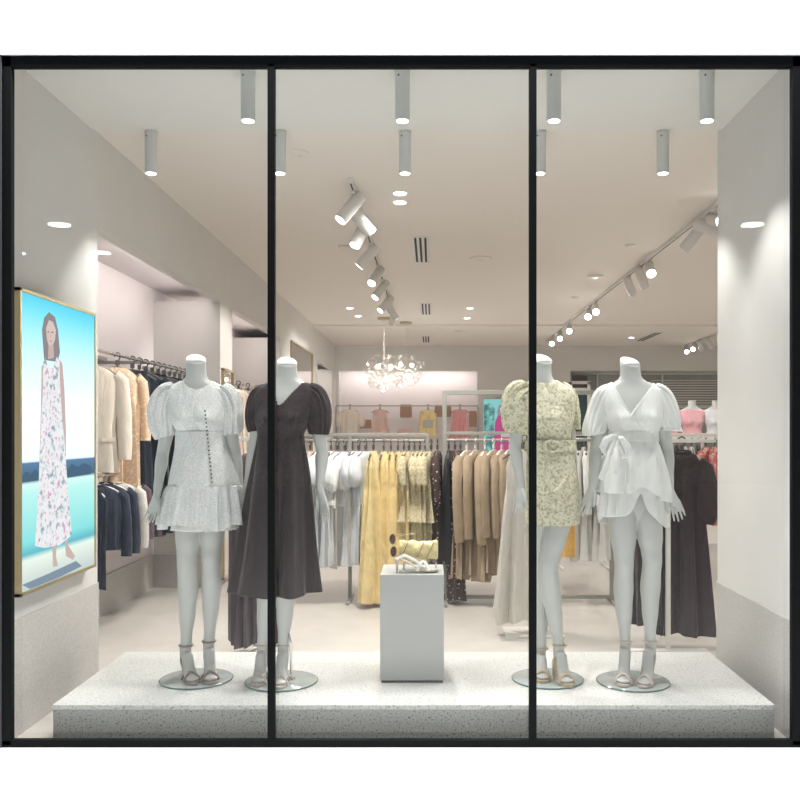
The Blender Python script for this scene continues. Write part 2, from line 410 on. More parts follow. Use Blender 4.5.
# recessed downlights
def rec_light():
    r = empty('recessed_downlight')
    MB().cyl((0,0,.0),(0,0,-.004), .062, n=28).build('trim_ring', M['white_gloss'], r)
    MB().cyl((0,0,-.003),(0,0,-.007),.045,n=24).build('lens', M['lens'], r)
    add_light(r, (0,0,-1), P_REC, WARM, 150, .9, .05, (0,0,-.02))
    return r
proto = rec_light(); first = True
GR = 'round recessed downlights in the shop ceiling'
RL = [(400,193,'nearer of the two behind the centre pane'), (400,202,'farther of the two behind the centre pane'), (350,308,'left pair near the chandelier, nearer one'), (358,316,'left pair near the chandelier, farther one'),
      (470,308,'right pair beyond the long vent, nearer one'), (467,318,'right pair beyond the long vent, farther one'), ]
for px, py, where in RL:
    o = proto if first else copy_tree(proto); first = False
    Y = F*(ZC+.012-CH)/(VY-py); Y0 = Y
    zc = ZC+.012 if Y < D(11.6) else ZC-.02
    o.location = ((px-VX)*Y/F, Y, zc)
    tag(o, 'round recessed ceiling light, '+where, 'ceiling light', GR)
# more of them added to light the shop, over its right side
for x, y in ((3.9, 6.0), (5.8, 7.5), (3.9, 9.5), (6.2, 11.5), (3.6, 13.0), (4.6, 4.6), (6.6, 5.2)):
    o = copy_tree(proto); Y = D(y); o.location = (x, Y, ZC+.012 if Y < D(11.6) else ZC-.02)
    tag(o, 'added recessed ceiling light %s' % {(-1.2,12.8):'in front of the rear niche, left', (.4,12.8):'in front of the rear niche, right', (1.9,12.6):'above the dark shop door', (-.9,7.3):'between left track and niche wall', (.9,6.4):'right of the near vent'}.get((x,y), 'over the right side of the shop, '+{3.9:'inner',5.8:'outer',6.2:'outer rear',4.6:'near the window',6.6:'outer, near the window',3.6:'near the back wall'}.get(x,'')+(' front' if y < 9 else ' back')), 'ceiling light', GR)
# LED strips at the top of the niches
def led(a, b, d, power, lab):
    """strip on the inner face of a niche head, washing the niche ceiling and back"""
    r = empty('strip_light', a); c = (Vector(a)+Vector(b))/2
    MB().box(a, b).build('diffuser', M['lens'], r, smooth=False)
    l = bpy.data.lights.new('strip_glow', 'AREA'); l.shape = 'RECTANGLE'; l.energy = power; l.color = (1, .87, .87)
    q = Vector(d).normalized(); L_ = max(abs(b[0]-a[0]), abs(b[1]-a[1])); l.size = L_; l.size_y = .03
    o = bpy.data.objects.new('strip_glow', l); COL.objects.link(o); o.parent = r; o.location = c+q*.03-r.location
    ax = Vector((1,0,0)) if abs(b[0]-a[0]) > abs(b[1]-a[1]) else Vector((0,1,0)); zz = -q; yy = zz.cross(ax)
    o.rotation_euler = Matrix((ax, yy, zz)).transposed().to_euler()
    tag(r, lab, 'strip light')
led((XL-TW-.022, D(4.75), 2.60), (XL-TW-.002, D(6.35), 2.62), (-.6,0,-.7), 4.5, 'hidden light strip inside the head of the first left niche')
led((XL-TW-.022, D(7.0), 2.60), (XL-TW-.002, D(8.9), 2.62), (-.6,0,-.7), 5, 'hidden light strip inside the head of the second left niche')
led((XL-TW-.022, D(12.2), 2.60), (XL-TW-.002, D(13.6), 2.62), (-.6,0,-.7), 4, 'hidden light strip inside the head of the farthest left niche')
led((NX0+.1, YB+.102, 2.605), (NX1-.1, YB+.122, 2.625), (0,.2,-1), 7, 'hidden light strip inside the head of the rear niche')
# vents, discs
def vent(px, py0, py1, label):
    Y0 = F*(ZC-CH)/(VY-py0); Y1 = F*(ZC-CH)/(VY-py1); 
    x = (px-VX)*(Y0+Y1)/2/F; zc = (ZC+.012) if Y0 < D(11.6) else ZC-.02
    r = empty('ceiling_vent', (x, Y0, zc))
    MB().box((x-.085, Y0-.03, zc-.006), (x+.085, Y1+.03, zc)).build('vent_frame', M['fixw'], r, bevel=.002)
    for k in (-1, 0, 1):
        MB().box((x+k*.045-.010, Y0+.02, zc-.0075), (x+k*.045+.010, Y1-.02, zc-.005)).build('vent_slot', M['dark'], r, smooth=False)
    tag(r, label, 'air vent', 'slotted air vents in the ceiling')
vent(421, 238, 263, 'white three-slot ceiling vent nearest the window')
vent(426, 304, 315, 'white three-slot ceiling vent, middle of the row of three')
vent(426, 335, 341, 'white three-slot ceiling vent, farthest of the row of three')
Y = D(12.9); r = empty('ceiling_vent', (3.9, Y, ZC-.02))
MB().box((3.80, Y-.7, ZC-.026), (3.96, Y+.7, ZC-.02)).build('vent_frame', M['fixw'], r, bevel=.002)
for k in (-1, 1): MB().box((3.88+k*.035-.018, Y-.66, ZC-.028), (3.88+k*.035+.018, Y+.66, ZC-.025)).build('vent_slot', M['dark'], r, smooth=False)
tag(r, 'long slotted ceiling vent at the right back of the shop', 'air vent', 'slotted air vents in the ceiling')
for px, py, rad, lab in ((575,297,.05,'small round detector in the right pane, left of the long track'), (595,276,.09,'round ceiling speaker above the long right track'), (630,245,.05,'small round detector in the right pane, nearest the window'), (300,152,.055,'small round smoke detector near the second row of cylinder lights'), (481,258,.11,'flat round ceiling speaker right of the near vent'), (460,329,.10,'round ceiling speaker at the back, centre'), (344,246,.05,'small round detector left of the left ceiling track')):
    Y = F*(ZC+.012-CH)/(VY-py); z = ZC+.012 if Y < D(11.6) else ZC-.02; x = (px-VX)*Y/F
    r = empty('ceiling_speaker' if rad > .08 else 'smoke_detector', (x, Y, z))
    MB().tube([(x,Y,z),(x,Y,z-.012),(x,Y,z-.02)], [rad, rad*.97, rad*.7], n=28).build('cover', M['ceiling'], r)
    MB().cyl((x,Y,z-.02),(x,Y,z-.022), rad*.3, n=16).build('grille', M['fixw'], r)
    tag(r, lab, 'ceiling speaker' if rad > .08 else 'smoke detector')
# mall downlights behind the camera that glint in the panes
for x, y, n in ((-3.79, -1.23, 'left'), (3.26, -1.23, 'right'), (-4.9, -2.6, 'far left'), (-3.9, -2.6, 'left rear')):
    r = empty('mall_downlight', (x, y, 3.5+.05))
    MB().tube([(x,y,3.56),(x,y,3.50)], [.13,.13], n=24).build('lamp_housing', M['fixw'], r)
    MB().cyl((x,y,3.50),(x,y,3.495), .11, n=24).build('lens', M['lens_hot'], r)
    tag(r, 'round mall ceiling lamp behind the viewer, '+n, 'ceiling light')

# bubble chandeliers
bub = thin_glass('bubble_glass', (.97,.97,.965), f0=.09)
bulb = emis('chandelier_bulb', (1, .95, .86), 6)
def chandelier(px, py, Y, R, n, canpx, label, seed):
    rnd = random.Random(seed)
    c = W(px, py, Y); r = empty('bubble_chandelier', (c.x, c.y, ZC+.012))
    zc = ZC+.012
    MB().tube([(c.x,c.y,zc),(c.x,c.y,zc-.03),(c.x,c.y,zc-.035)], [.10,.10,.02], n=24).build('ceiling_canopy', M['brass'], r)
    MB().cyl((c.x,c.y,zc-.03),(c.x,c.y,c.z), .0022, n=6).build('cord', M['fixture'], r)
    me0 = None
    pts = []
    for t in range(4000):
        if len(pts) >= n: break
        v = Vector((rnd.uniform(-1,1), rnd.uniform(-1,1), rnd.uniform(-1,1)*.8))
        if v.length > 1: continue
        v *= R
        s = rnd.choice((.045, .06, .075, .085))
        if all((v-q).length > (s+t_)*.86 for q, t_ in pts): pts.append((v, s))
    for v, s in pts:
        if me0 is None:
            o = MB().sphere((c.x,c.y,zc), 1, n=20, m=12).build('glass_bubble', bub, r); me0 = o.data
        else:
            o = bpy.data.objects.new('glass_bubble', me0); COL.objects.link(o); o.parent = r
        o.scale = (s,)*3; o.location = (c+v)-r.location
    for k, v in enumerate([(-.3,-.2,.3), (.35,-.3,.25), (.1,-.4,-.35)]):
        p = c+Vector(v)*R
        MB().sphere(p, .032, n=12, m=8).build('bulb', bulb, r)
    l = bpy.data.lights.new('chandelier_light', 'POINT'); l.energy = P_CHAND; l.color = WARM; l.shadow_soft_size = .05
    lo = bpy.data.objects.new('chandelier_light', l); COL.objects.link(lo); lo.parent = r; lo.location = c-Vector((0,0,R+.1))-r.location
    for k in range(5):
        a = rnd.uniform(0, 6.28); d = Vector((math.cos(a), math.sin(a), rnd.uniform(-.5,.5)))*R*.9
        MB().cyl(c, c+d, .004, n=6).build('branch', M['brass'], r)
    tag(r, label, 'chandelier', 'clear glass bubble chandeliers')
chandelier(384, 373, D(10.9), .30, 30, 380, 'clear glass bubble chandelier, the left of the two', 3)
chandelier(406, 370, D(11.35), .27, 28, 408, 'clear glass bubble chandelier, the right of the two', 5)

# ---------------------------------------------------------------- platform + plinth
PZ = .18
pl = empty('display_platform', (-.08, D(3.6), 0))
MB().box((-1.70, D(3.22), PZ-.022), (1.536, D(3.995), PZ)).build('platform_top', M['terrazzo'], pl, bevel=.003)
MB().box((-1.697, D(3.22)+.004, 0), (1.533, D(3.992), PZ-.0225)).build('riser', ramp_mat('terrazzo_shaded_riser', 'N', 110, [(.36, (.09,.10,.095)), (.42, (.36,.375,.36)), (.55, (.42,.43,.415)), (.7, (.50,.51,.49))], .5), pl, bevel=.002)  # shade on the upright face painted in as a darker terrazzo
tag(pl, 'long low white speckled terrazzo platform carrying the mannequins', 'display platform')
Yp = F/205.7; x0, x1 = (380-VX)/205.7, (444-VX)/205.7; PT = .7075
p = empty('display_plinth', ((x0+x1)/2, Yp+.15, PZ))
MB().box((x0, Yp, PZ+.012), (x1, Yp+.311, PT)).build('plinth_body', M['plinth'], p, bevel=.004)
MB().box((x0+.006, Yp+.006, PZ), (x1-.006, Yp+.305, PZ+.012)).build('shadow_gap_foot', M['dark'], p, smooth=False)
tag(p, 'grey-white square plinth in the centre of the platform', 'plinth')
# bag standing on a clear riser, sunglasses at its left end, sandal in front
def PB(px, py, dy=.0): return W(px, py, Yp+.16+dy)
b = empty('clutch_bag', PB(418, 559))
mb = MB(); rs = []
na = 26
A, B = PB(399, 549), PB(438, 549.5)
for i in range(40):
    t = i/39; c = A.lerp(B, t)
    r0 = .047*(1-.15*math.sin(PI*t)**2) if 0 < i < 39 else .040
    r0 *= (1+.03*math.sin(t*21))
    ring = []
    for k2 in range(na):
        a = 2*PI*k2/na
        rr = r0*(1+.07*math.sin(3*a+9*t)+.05*math.sin(5*a-16*t)+.03*math.sin(2*a+31*t))
        ring.append((c.x, c.y+rr*math.cos(a)*.9, c.z+rr*math.sin(a)))
    rs.append(ring)
mb.rings(rs).build('bag_body', M['bag'], b)
mb = MB()
for q in (.15, .55, .8):
    c = A.lerp(B, q); mb.tube([(c.x+.02*math.sin(a), c.y-.047*math.cos(a*.9), c.z+.047*math.sin(a*.9)) for a in [(-1+.25*j) for j in range(9)]], .0022, n=6)
mb.build('piping', M['leather'], b)
tag(b, 'pale yellow rolled leather clutch bag on a clear stand over the sandal', 'bag')
st = empty('acrylic_riser', PB(425, 571))
g2 = thin_glass('acrylic', (.95,.97,.96))
zb = PB(418, 560.5).z
mb = MB(); mb.box((PB(404,0).x, Yp+.12, zb-.006), (PB(437,0).x, Yp+.22, zb)); mb.build('shelf', g2, st, smooth=False)
for px in (404, 436):
    for yy in (.13, .21): MB().cyl((PB(px,0).x, Yp+yy, PT), (PB(px,0).x, Yp+yy, zb-.006), .004, n=8).build('leg', M['chrome'], st)
tag(st, 'small clear stand under the yellow clutch bag', 'display stand')
g = empty('sunglasses', PB(393, 550))
for py, px in ((539, 393.5), (551.5, 394.5)):
    c = PB(px-1, py, -.05)
    mb = MB(); ring = []
    mb.rings([[(c.x+.014*math.cos(a)*s_, c.y+.010*math.cos(a)*s_-o_, c.z+.0255*math.sin(a)*s_) for a in [2*PI*k/24 for k in range(24)]] for s_, o_ in ((1,0), (.9,.004), (.5,.006), (.1,.0065))])
    mb.build('lens', M['sun'], g)
    MB().tube([(c.x+.0145*math.cos(a), c.y+.010*math.cos(a)+.001, c.z+.026*math.sin(a)) for a in [2*PI*k/24 for k in range(24)]], .0022, n=6, wrap=True).build('rim', M['brass'], g)
c0, c1 = PB(392.5, 543.5, -.05), PB(393, 547, -.05)
MB().cyl(c0, c1, .0018, n=6).build('bridge', M['brass'], g)
for py in (536, 556):
    c = PB(395, py, -.03); MB().tube([c, c+Vector((.03,.035,0)), c+Vector((.10,.055,.0+(.004 if py<545 else -.0)))], .002, n=6).build('temple', M['brass'], g)
tag(g, 'round brown sunglasses hung on the left end of the yellow clutch', 'sunglasses')
# ---------------------------------------------------------------- shoes
def sandal(parent, an, toe, mat_s, strap_mat, wedge=False, base=0, kind=0):
    """an = ankle point, toe = toe point; base = plate height"""
    an, toe = Vector(an), Vector(toe)
    f = Vector((toe.x-an.x, toe.y-an.y, 0)); L = f.length; f.normalize(); s = Vector((f.y, -f.x, 0)).normalized()
    hz = an.z-.045                                   # top of the sole under the heel
    heel = Vector((an.x, an.y, 0))-f*.040
    prof = [(-.012, hz, .020), (.02, hz, .026), (.06, (hz+base)*.5+.015, .024), (.095, base+.022, .030), (.14, base+.013, .036), (.175, base+.012, .034), (.205, base+.013, .020), (.215, base+.014, .008)]
    sc = (L+.055)/.205
    th = .010 if not wedge else .014
    root = MB(); rs = []
    for d, z, wd in prof:
        c = heel+f*d*sc; rs.append([(c.x+s.x*wd*a, c.y+s.y*wd*a, z+(0 if b else -th)) for a, b in ((-1,0),(1,0),(1,1),(-1,1))])
    root.rings(rs)
    if wedge:
        rs = []
        for d, z, wd in prof[:6]:
            c = heel+f*d*sc; rs.append([(c.x+s.x*wd*a*.98, c.y+s.y*wd*a*.98, (z-th) if b else base+.001) for a, b in ((-1,0),(1,0),(1,1),(-1,1))])
        root.rings(rs)
    o = root.build('sandal', mat_s, parent)
    if not wedge:
        c = heel+f*.008
        MB().tube([(c.x,c.y,hz-th+.002),(c.x,c.y,(hz+base)*.5),(c.x,c.y,base+.001)], [.014,.009,.008], n=10).build('heel', strap_mat, o)
    # ankle strap, heel counter, toe straps
    mb = MB(); c = Vector((an.x, an.y, an.z+.035))
    mb.tube([c+f*math.cos(a)*.034+s*math.sin(a)*.032 for a in [2*PI*k/20 for k in range(20)]], .0052, n=8, wrap=True)
    bk = heel-f*.005
    mb.tube([(bk.x, bk.y, hz), (bk.x-f.x*.006, bk.y-f.y*.006, hz+.03), (c-f*.031)[:]], [.010,.007,.004], n=8)
    for sg in (-1, 1):
        mb.tube([(heel+f*.03+s*.024*sg)[:2]+(hz-.004,), (c-f*.02+s*.023*sg)[:]], .003, n=6)
    mb.build('ankle_strap', strap_mat, o)
    mb = MB()
    def arch(d0, d1, h, r):
        p = []
        for k in range(11):
            t = -1+.2*k; cc = heel+f*(d0+(d1-d0)*(t+1)/2)*sc+s*t*.039
            p.append((cc.x, cc.y, base+.012+h*math.cos(t*PI/2)**.7 if abs(t) < 1 else base+.010))
        mb.tube(p, r, n=8, flat=.6)
    arch(.118, .172, .036, .0075); arch(.172, .118, .037, .0075)
    if kind: arch(.15, .15, .034, .010)
    mb.build('toe_strap', strap_mat, o)
    return o

# ---------------------------------------------------------------- mannequins
TT = np.array([ # h, halfwidth, front, back
 (.78,.09,.05,.06),(.82,.118,.065,.08),(.88,.136,.075,.095),(.95,.136,.082,.098),(1.03,.125,.084,.082),(1.10,.117,.083,.072),(1.16,.101,.079,.066),
 (1.21,.104,.084,.068),(1.27,.126,.096,.078),(1.33,.142,.090,.084),(1.38,.155,.073,.082),(1.415,.150,.057,.068),(1.44,.112,.049,.056),(1.465,.066,.046,.05),
 (1.485,.051,.045,.047),(1.53,.047,.044,.045),(1.60,.0465,.044,.045)])
def tor(h):
    return [float(np.interp(h, TT[:,0], TT[:,i])) for i in (1,2,3)]
def smooth_tab(tab, h):
    # cubic-ish interpolation of table columns
    xs = [r[0] for r in tab]; out = []
    for c in range(1, len(tab[0])):
        ys = [r[c] for r in tab]
        if h <= xs[0]: out.append(ys[0]); continue
        if h >= xs[-1]: out.append(ys[-1]); continue
        i = max(j for j in range(len(xs)-1) if xs[j] <= h)
        t = (h-xs[i])/(xs[i+1]-xs[i]); m0 = (ys[i+1]-ys[max(i-1,0)])/(xs[i+1]-xs[max(i-1,0)]); j = min(i+2, len(xs)-1)
        m1 = (ys[j]-ys[i])/(xs[j]-xs[i]); dx = xs[i+1]-xs[i]
        out.append(ys[i]*(2*t**3-3*t*t+1)+m0*dx*(t**3-2*t*t+t)+ys[i+1]*(-2*t**3+3*t*t)+m1*dx*(t**3-t*t))
    return out
TTL = [tuple(r) for r in TT]
class Manq:
    def __init__(s, bx, Y, px_scale=None, rot=0, ws=1.0, nt=1.57, cxs=()):
        s.Y = Y; s.k = F/Y; s.X = (bx-VX)/s.k; s.b = PZ+.008; s.ws = ws; s.nt = nt; s.rot = rot
        s.cxs = sorted([(CH-s.b+0*0 - (py-VY)/s.k, (px-VX)/s.k) for py, px in cxs])   # (h, x)
    def h(s, py): return CH-(py-VY)/s.k-s.b
    def cx(s, h): return float(np.interp(h, [a for a, _ in s.cxs], [b for _, b in s.cxs]))
    def P(s, px, py, dy=0):                      # pixel at depth Y+dy
        return W(px, py, s.Y+dy)
    def ring(s, h, off=0, n=64, fold=None):
        wd, fr, bk = smooth_tab(TTL, h); wd *= s.ws
        out = []; c = s.cx(h)
        for k in range(n):
            a = 2*PI*k/n; ca, sa = math.cos(a), math.sin(a)
            x = wd*math.copysign(abs(ca)**.9, ca); d = bk if sa > 0 else fr
            y = d*math.copysign(abs(sa)**.9, sa)
            if sa < 0:
                for sg in (-1, 1):
                    g = math.exp(-((x-sg*.062*s.ws)/.040)**2-((h-1.272)/.042)**2)
                    y -= .034*g
            l = math.hypot(x, y) or 1
            o = off if fold is None else off+fold(a, h)
            x += x/l*o; y += y/l*o
            cr, sr = math.cos(s.rot), math.sin(s.rot)
            out.append((s.X*0+c+x*cr-y*sr, s.Y+x*sr+y*cr, s.b+h))
        return out

def remesh(mb, name, material, parent, voxel=.0043, smooth=3, cut=None):
    tmp = mb.build('tmp', material, None)
    md = tmp.modifiers.new('r', 'REMESH'); md.mode = 'VOXEL'; md.voxel_size = voxel; md.use_smooth_shade = True
    m2 = tmp.modifiers.new('s', 'SMOOTH'); m2.iterations = smooth; m2.factor = .5
    m3 = tmp.modifiers.new('d', 'DECIMATE'); m3.ratio = .25
    dg = bpy.context.evaluated_depsgraph_get(); dg.update()
    me = bpy.data.meshes.new_from_object(tmp.evaluated_get(dg))
    bpy.data.objects.remove(tmp)
    me.name = name; off = parent.location
    me.transform(Matrix.Translation(-off))
    me.materials.clear(); me.materials.append(material)
    me.polygons.foreach_set('use_smooth', [True]*len(me.polygons))
    o = bpy.data.objects.new(name, me); COL.objects.link(o); o.parent = parent
    return o
def limb(mb, pts, n=18):
    """pts: (Vector, radius[, flat]) smoothed"""
    P = [Vector(p[0]) for p in pts]; R = [p[1] for p in pts]
    out, rad = [], []
    for i in range(len(P)-1):
        p0, p1, p2, p3 = P[max(i-1,0)], P[i], P[i+1], P[min(i+2,len(P)-1)]
        for j in range(6):
            t = j/6
            out.append(.5*((2*p1)+(p2-p0)*t+(2*p0-5*p1+4*p2-p3)*t*t+(3*p1-p0-3*p2+p3)*t**3))
            tt = t*t*(3-2*t); rad.append(R[i]*(1-tt)+R[i+1]*tt)
    out.append(P[-1]); rad.append(R[-1])
    mb.tube(out, rad, n=n)
def hand(mb, wr, tip, side, spread=(0,-1,0), curl=.0, open_=1.0):
    """wr wrist, tip = middle fingertip; side = +-1 thumb side along S"""
    wr, tip = Vector(wr), Vector(tip); Dr = (tip-wr); Lh = Dr.length; Dr.normalize()
    Sx = Vector(spread); Sx = (Sx-Dr*Sx.dot(Dr)).normalized(); N = Dr.cross(Sx).normalized()
    kn = wr+Dr*Lh*.46
    # palm
    secs = [(0, .019, .9), (.018, .021, .75), (.045, .026, .55), (Lh*.40, .031, .44), (Lh*.48, .030, .40)]
    mb.tube([wr+Dr*a for a, _, _ in secs], [b for _, b, _ in secs], n=16, up=N, flat=[c for _, _, c in secs])
    offs = [-.0255, -.0085, .0085, .0250]; ln = [.80, .96, 1.0, .90]
    if side < 0: ln = ln[::-1]
    for o_, l_ in zip(offs, ln):
        b0 = kn+Sx*o_-Dr*.012
        tot = Lh*.54*l_+.012; sp = o_*.62*open_
        q = [b0]
        segs = (.45, .32, .23); acc = Vector(b0); cdir = Dr+Sx*sp*8*open_
        for j, sg in enumerate(segs):
            cdir = (cdir+N*curl*(.25+.25*j)).normalized(); acc = acc+cdir*tot*sg; q.append(Vector(acc))
        mb.tube(q, [.0076, .0068, .0062, .0046], n=10)
    th0 = wr+Dr*.022+Sx*.018*side
    t1 = th0+Dr*.030+Sx*.024*side+N*.006; t2 = t1+Dr*.030+Sx*.010*side; t3 = t2+Dr*.022+Sx*.001*side
    mb.tube([th0, t1, t2, t3], [.013, .0105, .009, .006], n=10)
def foot(mb, an, toe, base):
    an, toe = Vector(an), Vector(toe)
    f = Vector((toe.x-an.x, toe.y-an.y, 0)); L = f.length; f.normalize()
    hz = an.z-.045
    s = Vector((f.y, -f.x, 0))
    def ell(c, wd, ht, tilt): # ring in plane mostly perpendicular to f, tilted
        up = (Vector((0,0,1))*math.cos(tilt)+f*math.sin(tilt))
        return [c+s*math.cos(a)*wd+up*math.sin(a)*ht for a in [2*PI*k/16 for k in range(16)]]
    A = Vector((an.x, an.y, 0)); z0 = base+.014
    mb.rings([ell(A-f*.034+Vector((0,0,hz+.030)), .012, .018, .5), ell(A-f*.022+Vector((0,0,hz+.028)), .022, .030, .6), ell(A+Vector((0,0,an.z-.012)), .026, .036, .8),
              ell(A+f*L*.22+Vector((0,0,hz+.030)), .027, .032, .7), ell(A+f*L*.45+Vector((0,0,base+.055)), .029, .024, .6), ell(A+f*L*.68+Vector((0,0,z0+.016)), .034, .017, .3),
              ell(A+f*L*.85+Vector((0,0,z0+.010)), .034, .012, 0), ell(A+f*L*.97+Vector((0,0,z0+.006)), .026, .008, 0), ell(A+f*L*1.03+Vector((0,0,z0+.004)), .012, .005, 0)])
    # toes
    for k in range(5):
        o_ = (-.024+.012*k)
        mb.tube([A+f*L*.85+s*o_+Vector((0,0,z0+.010)), A+f*(L*(1.03-.03*abs(k-1)))+s*o_*1.0+Vector((0,0,z0+.006))], [.0075, .006], n=8)

def mannequin(m, name_label, arms, legs, disc_px, rod=None):
    root = empty('mannequin', (m.X, m.Y, PZ)); m.root = root
    mb = MB()
    hs = np.linspace(.785, m.nt, 60)
    mb.rings([m.ring(h) for h in hs])
    for (sh, el, wr, tip, side, spread, curl, op) in arms:
        sh, el, wr, tip = [m.P(*q) for q in (sh, el, wr, tip)]
        limb(mb, [(sh+Vector((0,0,.01)), .040), (sh.lerp(el, .15), .041), (sh.lerp(el, .55), .036), (el, .030), (el.lerp(wr, .25), .0315), (el.lerp(wr, .7), .023), (wr, .0185), (wr+(tip-wr)*.12, .019)])
        hand(mb, wr, tip, side, spread, curl, op)
    for (hp, kn, an, toe) in legs:
        hp, kn, an, toe = [m.P(*q) for q in (hp, kn, an, toe)]
        calf = Vector((0, .018, 0)); sl = Vector((0, -.012, 0))
        limb(mb, [(hp, .068), (hp.lerp(kn, .2)+sl, .071), (hp.lerp(kn, .55)+sl, .062), (hp.lerp(kn, .85)+sl*.6, .050), (kn+sl*.4, .047), (kn.lerp(an, .12)+calf*.3, .046), (kn.lerp(an, .3)+calf, .0495), (kn.lerp(an, .55)+calf*.8, .041), (kn.lerp(an, .82)+calf*.2, .028), (an, .0255), (an-Vector((0,0,.02)), .026)], n=22)
        foot(mb, an, toe, m.b)
    remesh(mb, 'body', M['skin'], root)
    # slanted flat cap of the cut neck, painted whiter as lit from above
    wd, fr, bk = smooth_tab(TTL, m.nt)
    c = m.cx(m.nt); z = m.b+m.nt
    cap = []
    for rr, dz in ((1.03, -.012), (1.04, .004), (.98, .008)):
        cap.append([(c+wd*m.ws**.3*rr*math.cos(a), m.Y+.045*rr*math.sin(a), z+dz+(.026*math.sin(a)-.008*math.cos(a)) if dz > -.01 else z+dz ) for a in [2*PI*k/32 for k in range(32)]])
    MB().rings(cap).build('neck_cap', M['white_gloss'], root)
    # glass base
    cx, cz = disc_px; R = .174
    MB().tube([(cx,cz,PZ),(cx,cz,PZ+.001),(cx,cz,PZ+.007),(cx,cz,PZ+.008)], [R-.001,R,R,R-.001], n=64, up=(1,0,0)).build('glass_base', M['disc'], root)
    MB().tube([(cx+math.cos(a)*(R), cz+math.sin(a)*R, PZ+.004) for a in [2*PI*k/64 for k in range(64)]], .0035, n=6, wrap=True).build('base_edge', M['disc_edge'], root)
    if rod:
        MB().tube([m.P(*q) for q in rod], .006, n=10).build('support_rod', M['chrome'], root)
        q = m.P(*rod[0]); MB().tube([(q.x,q.y,PZ+.008),(q.x,q.y,PZ+.014),(q.x,q.y,PZ+.016)], [.022,.020,.008], n=20).build('rod_flange', M['chrome'], root)
    return root

def shell(mb, ringfn, h0, h1, rows, n=128, keep=None, hemfn=None, hem_from=0):
    """grid of rings from h0 (top) to h1; keep(p) False drops faces; hemfn(theta) = extra lowering of the hem"""
    vs = []; 
    for i in range(rows+1):
        t = i/rows
        for k in range(n):
            a = 2*PI*k/n
            vs.append(ringfn(t, a, k))
    fs = []
    for i in range(rows):
        for k in range(n):
            l = (k+1) % n; q = (i*n+k, i*n+l, (i+1)*n+l, (i+1)*n+k)
            if keep:
                c = sum((Vector(vs[j]) for j in q), Vector())/4
                if not keep(c): continue
            fs.append(q)
    used = sorted({j for f in fs for j in f}); mp = {j: i for i, j in enumerate(used)}
    return mb.add([vs[j] for j in used], [tuple(mp[j] for j in f) for f in fs])

def bodice(m, htop, hbot, off, keep, rows=70, n=160, fold=None):
    mb = MB()
    cache = {}
    def rf(t, a, k):
        h = htop+(hbot-htop)*t
        if h not in cache: cache[h] = m.ring(h, off, n, fold)
        return cache[h][k]
    shell(mb, rf, htop, hbot, rows, n, keep)
    return mb
def skirt(m, tab, mb=None, rows=60, n=192, fold_n=9, fold=.010, hem=None, seed=0, yoff=0, rip=0, keep=None, pw=1.0):
    """tab rows: (h, cx, halfwidth, depth) from top to bottom"""
    rnd = random.Random(seed); ph = [rnd.uniform(0, 6.28) for _ in range(6)]
    mb = mb or MB()
    tabr = sorted(tab)
    htop, hbot = tabr[-1][0], tabr[0][0]
    def rf(t, a, k):
        hb = hbot+(hem(a) if hem else 0)
        h = htop+(hb-htop)*t
        cx, wd, dp = smooth_tab(tabr, max(h, tabr[0][0]))
        ca, sa = math.cos(a), math.sin(a)
        g = t**pw
        aw = a+.25*math.sin(2*a+ph[3])+.12*math.sin(5*a+ph[4])
        f = fold*g*(math.cos(fold_n*aw+ph[0])+.45*math.cos((fold_n*1.7//1)*aw+ph[1]+t*1.2)) + rip*g*math.cos(fold_n*3*a+ph[2])
        ex = .9+.1*min(1, t*2); x, y = wd*math.copysign(abs(ca)**ex, ca), dp*math.copysign(abs(sa)**ex, sa); l = math.hypot(x, y) or 1
        x += x/l*f; y += y/l*f
        return (cx+x, m.Y+yoff+y, m.b+h)
    shell(mb, rf, 0, 0, rows, n, keep)
    return mb
def sleeve(m, pts, n=112, gath=13, amp=.009, rows=40):
    """pts: (px, py, dy, radius)"""
    P = [m.P(*q[:3]) for q in pts]; R = [q[3] for q in pts]
    path, rad = [], []
    N = len(P)
    for i in range(rows+1):
        t = i/rows*(N-1); j = min(int(t), N-2); u = t-j
        p0, p1, p2, p3 = P[max(j-1,0)], P[j], P[j+1], P[min(j+2,N-1)]
        path.append(.5*((2*p1)+(p2-p0)*u+(2*p0-5*p1+4*p2-p3)*u*u+(3*p1-p0-3*p2+p3)*u**3))
        r0, r1, r2, r3 = R[max(j-1,0)], R[j], R[j+1], R[min(j+2,N-1)]
        rad.append(.5*((2*r1)+(r2-r0)*u+(2*r0-5*r1+4*r2-r3)*u*u+(3*r1-r0-3*r2+r3)*u**3))
    rs = []
    for i in range(len(path)):
        t = (path[min(i+1,rows)]-path[max(i-1,0)]).normalized()
        uu = (Vector((0,1,0))-t*t.y).normalized(); vv = t.cross(uu)
        g = i/rows; am = amp*(.35+abs(math.cos(PI*g)))
        rs.append([path[i]+(uu*math.cos(a)*.92+vv*math.sin(a))*(rad[i]+am*math.cos(gath*a+1.5*math.sin(3*g))+am*.5*math.cos((gath+5)*a+2*g)) for a in [2*PI*k/n for k in range(n)]])
    mb = MB(); mb.rings(rs, cap=False); return mb
def in_poly(x, z, poly):
    c = False; j = len(poly)-1
    for i in range(len(poly)):
        xi, zi = poly[i]; xj, zj = poly[j]
        if (zi > z) != (zj > z) and x < (xj-xi)*(z-zi)/(zj-zi)+xi: c = not c
        j = i
    return c
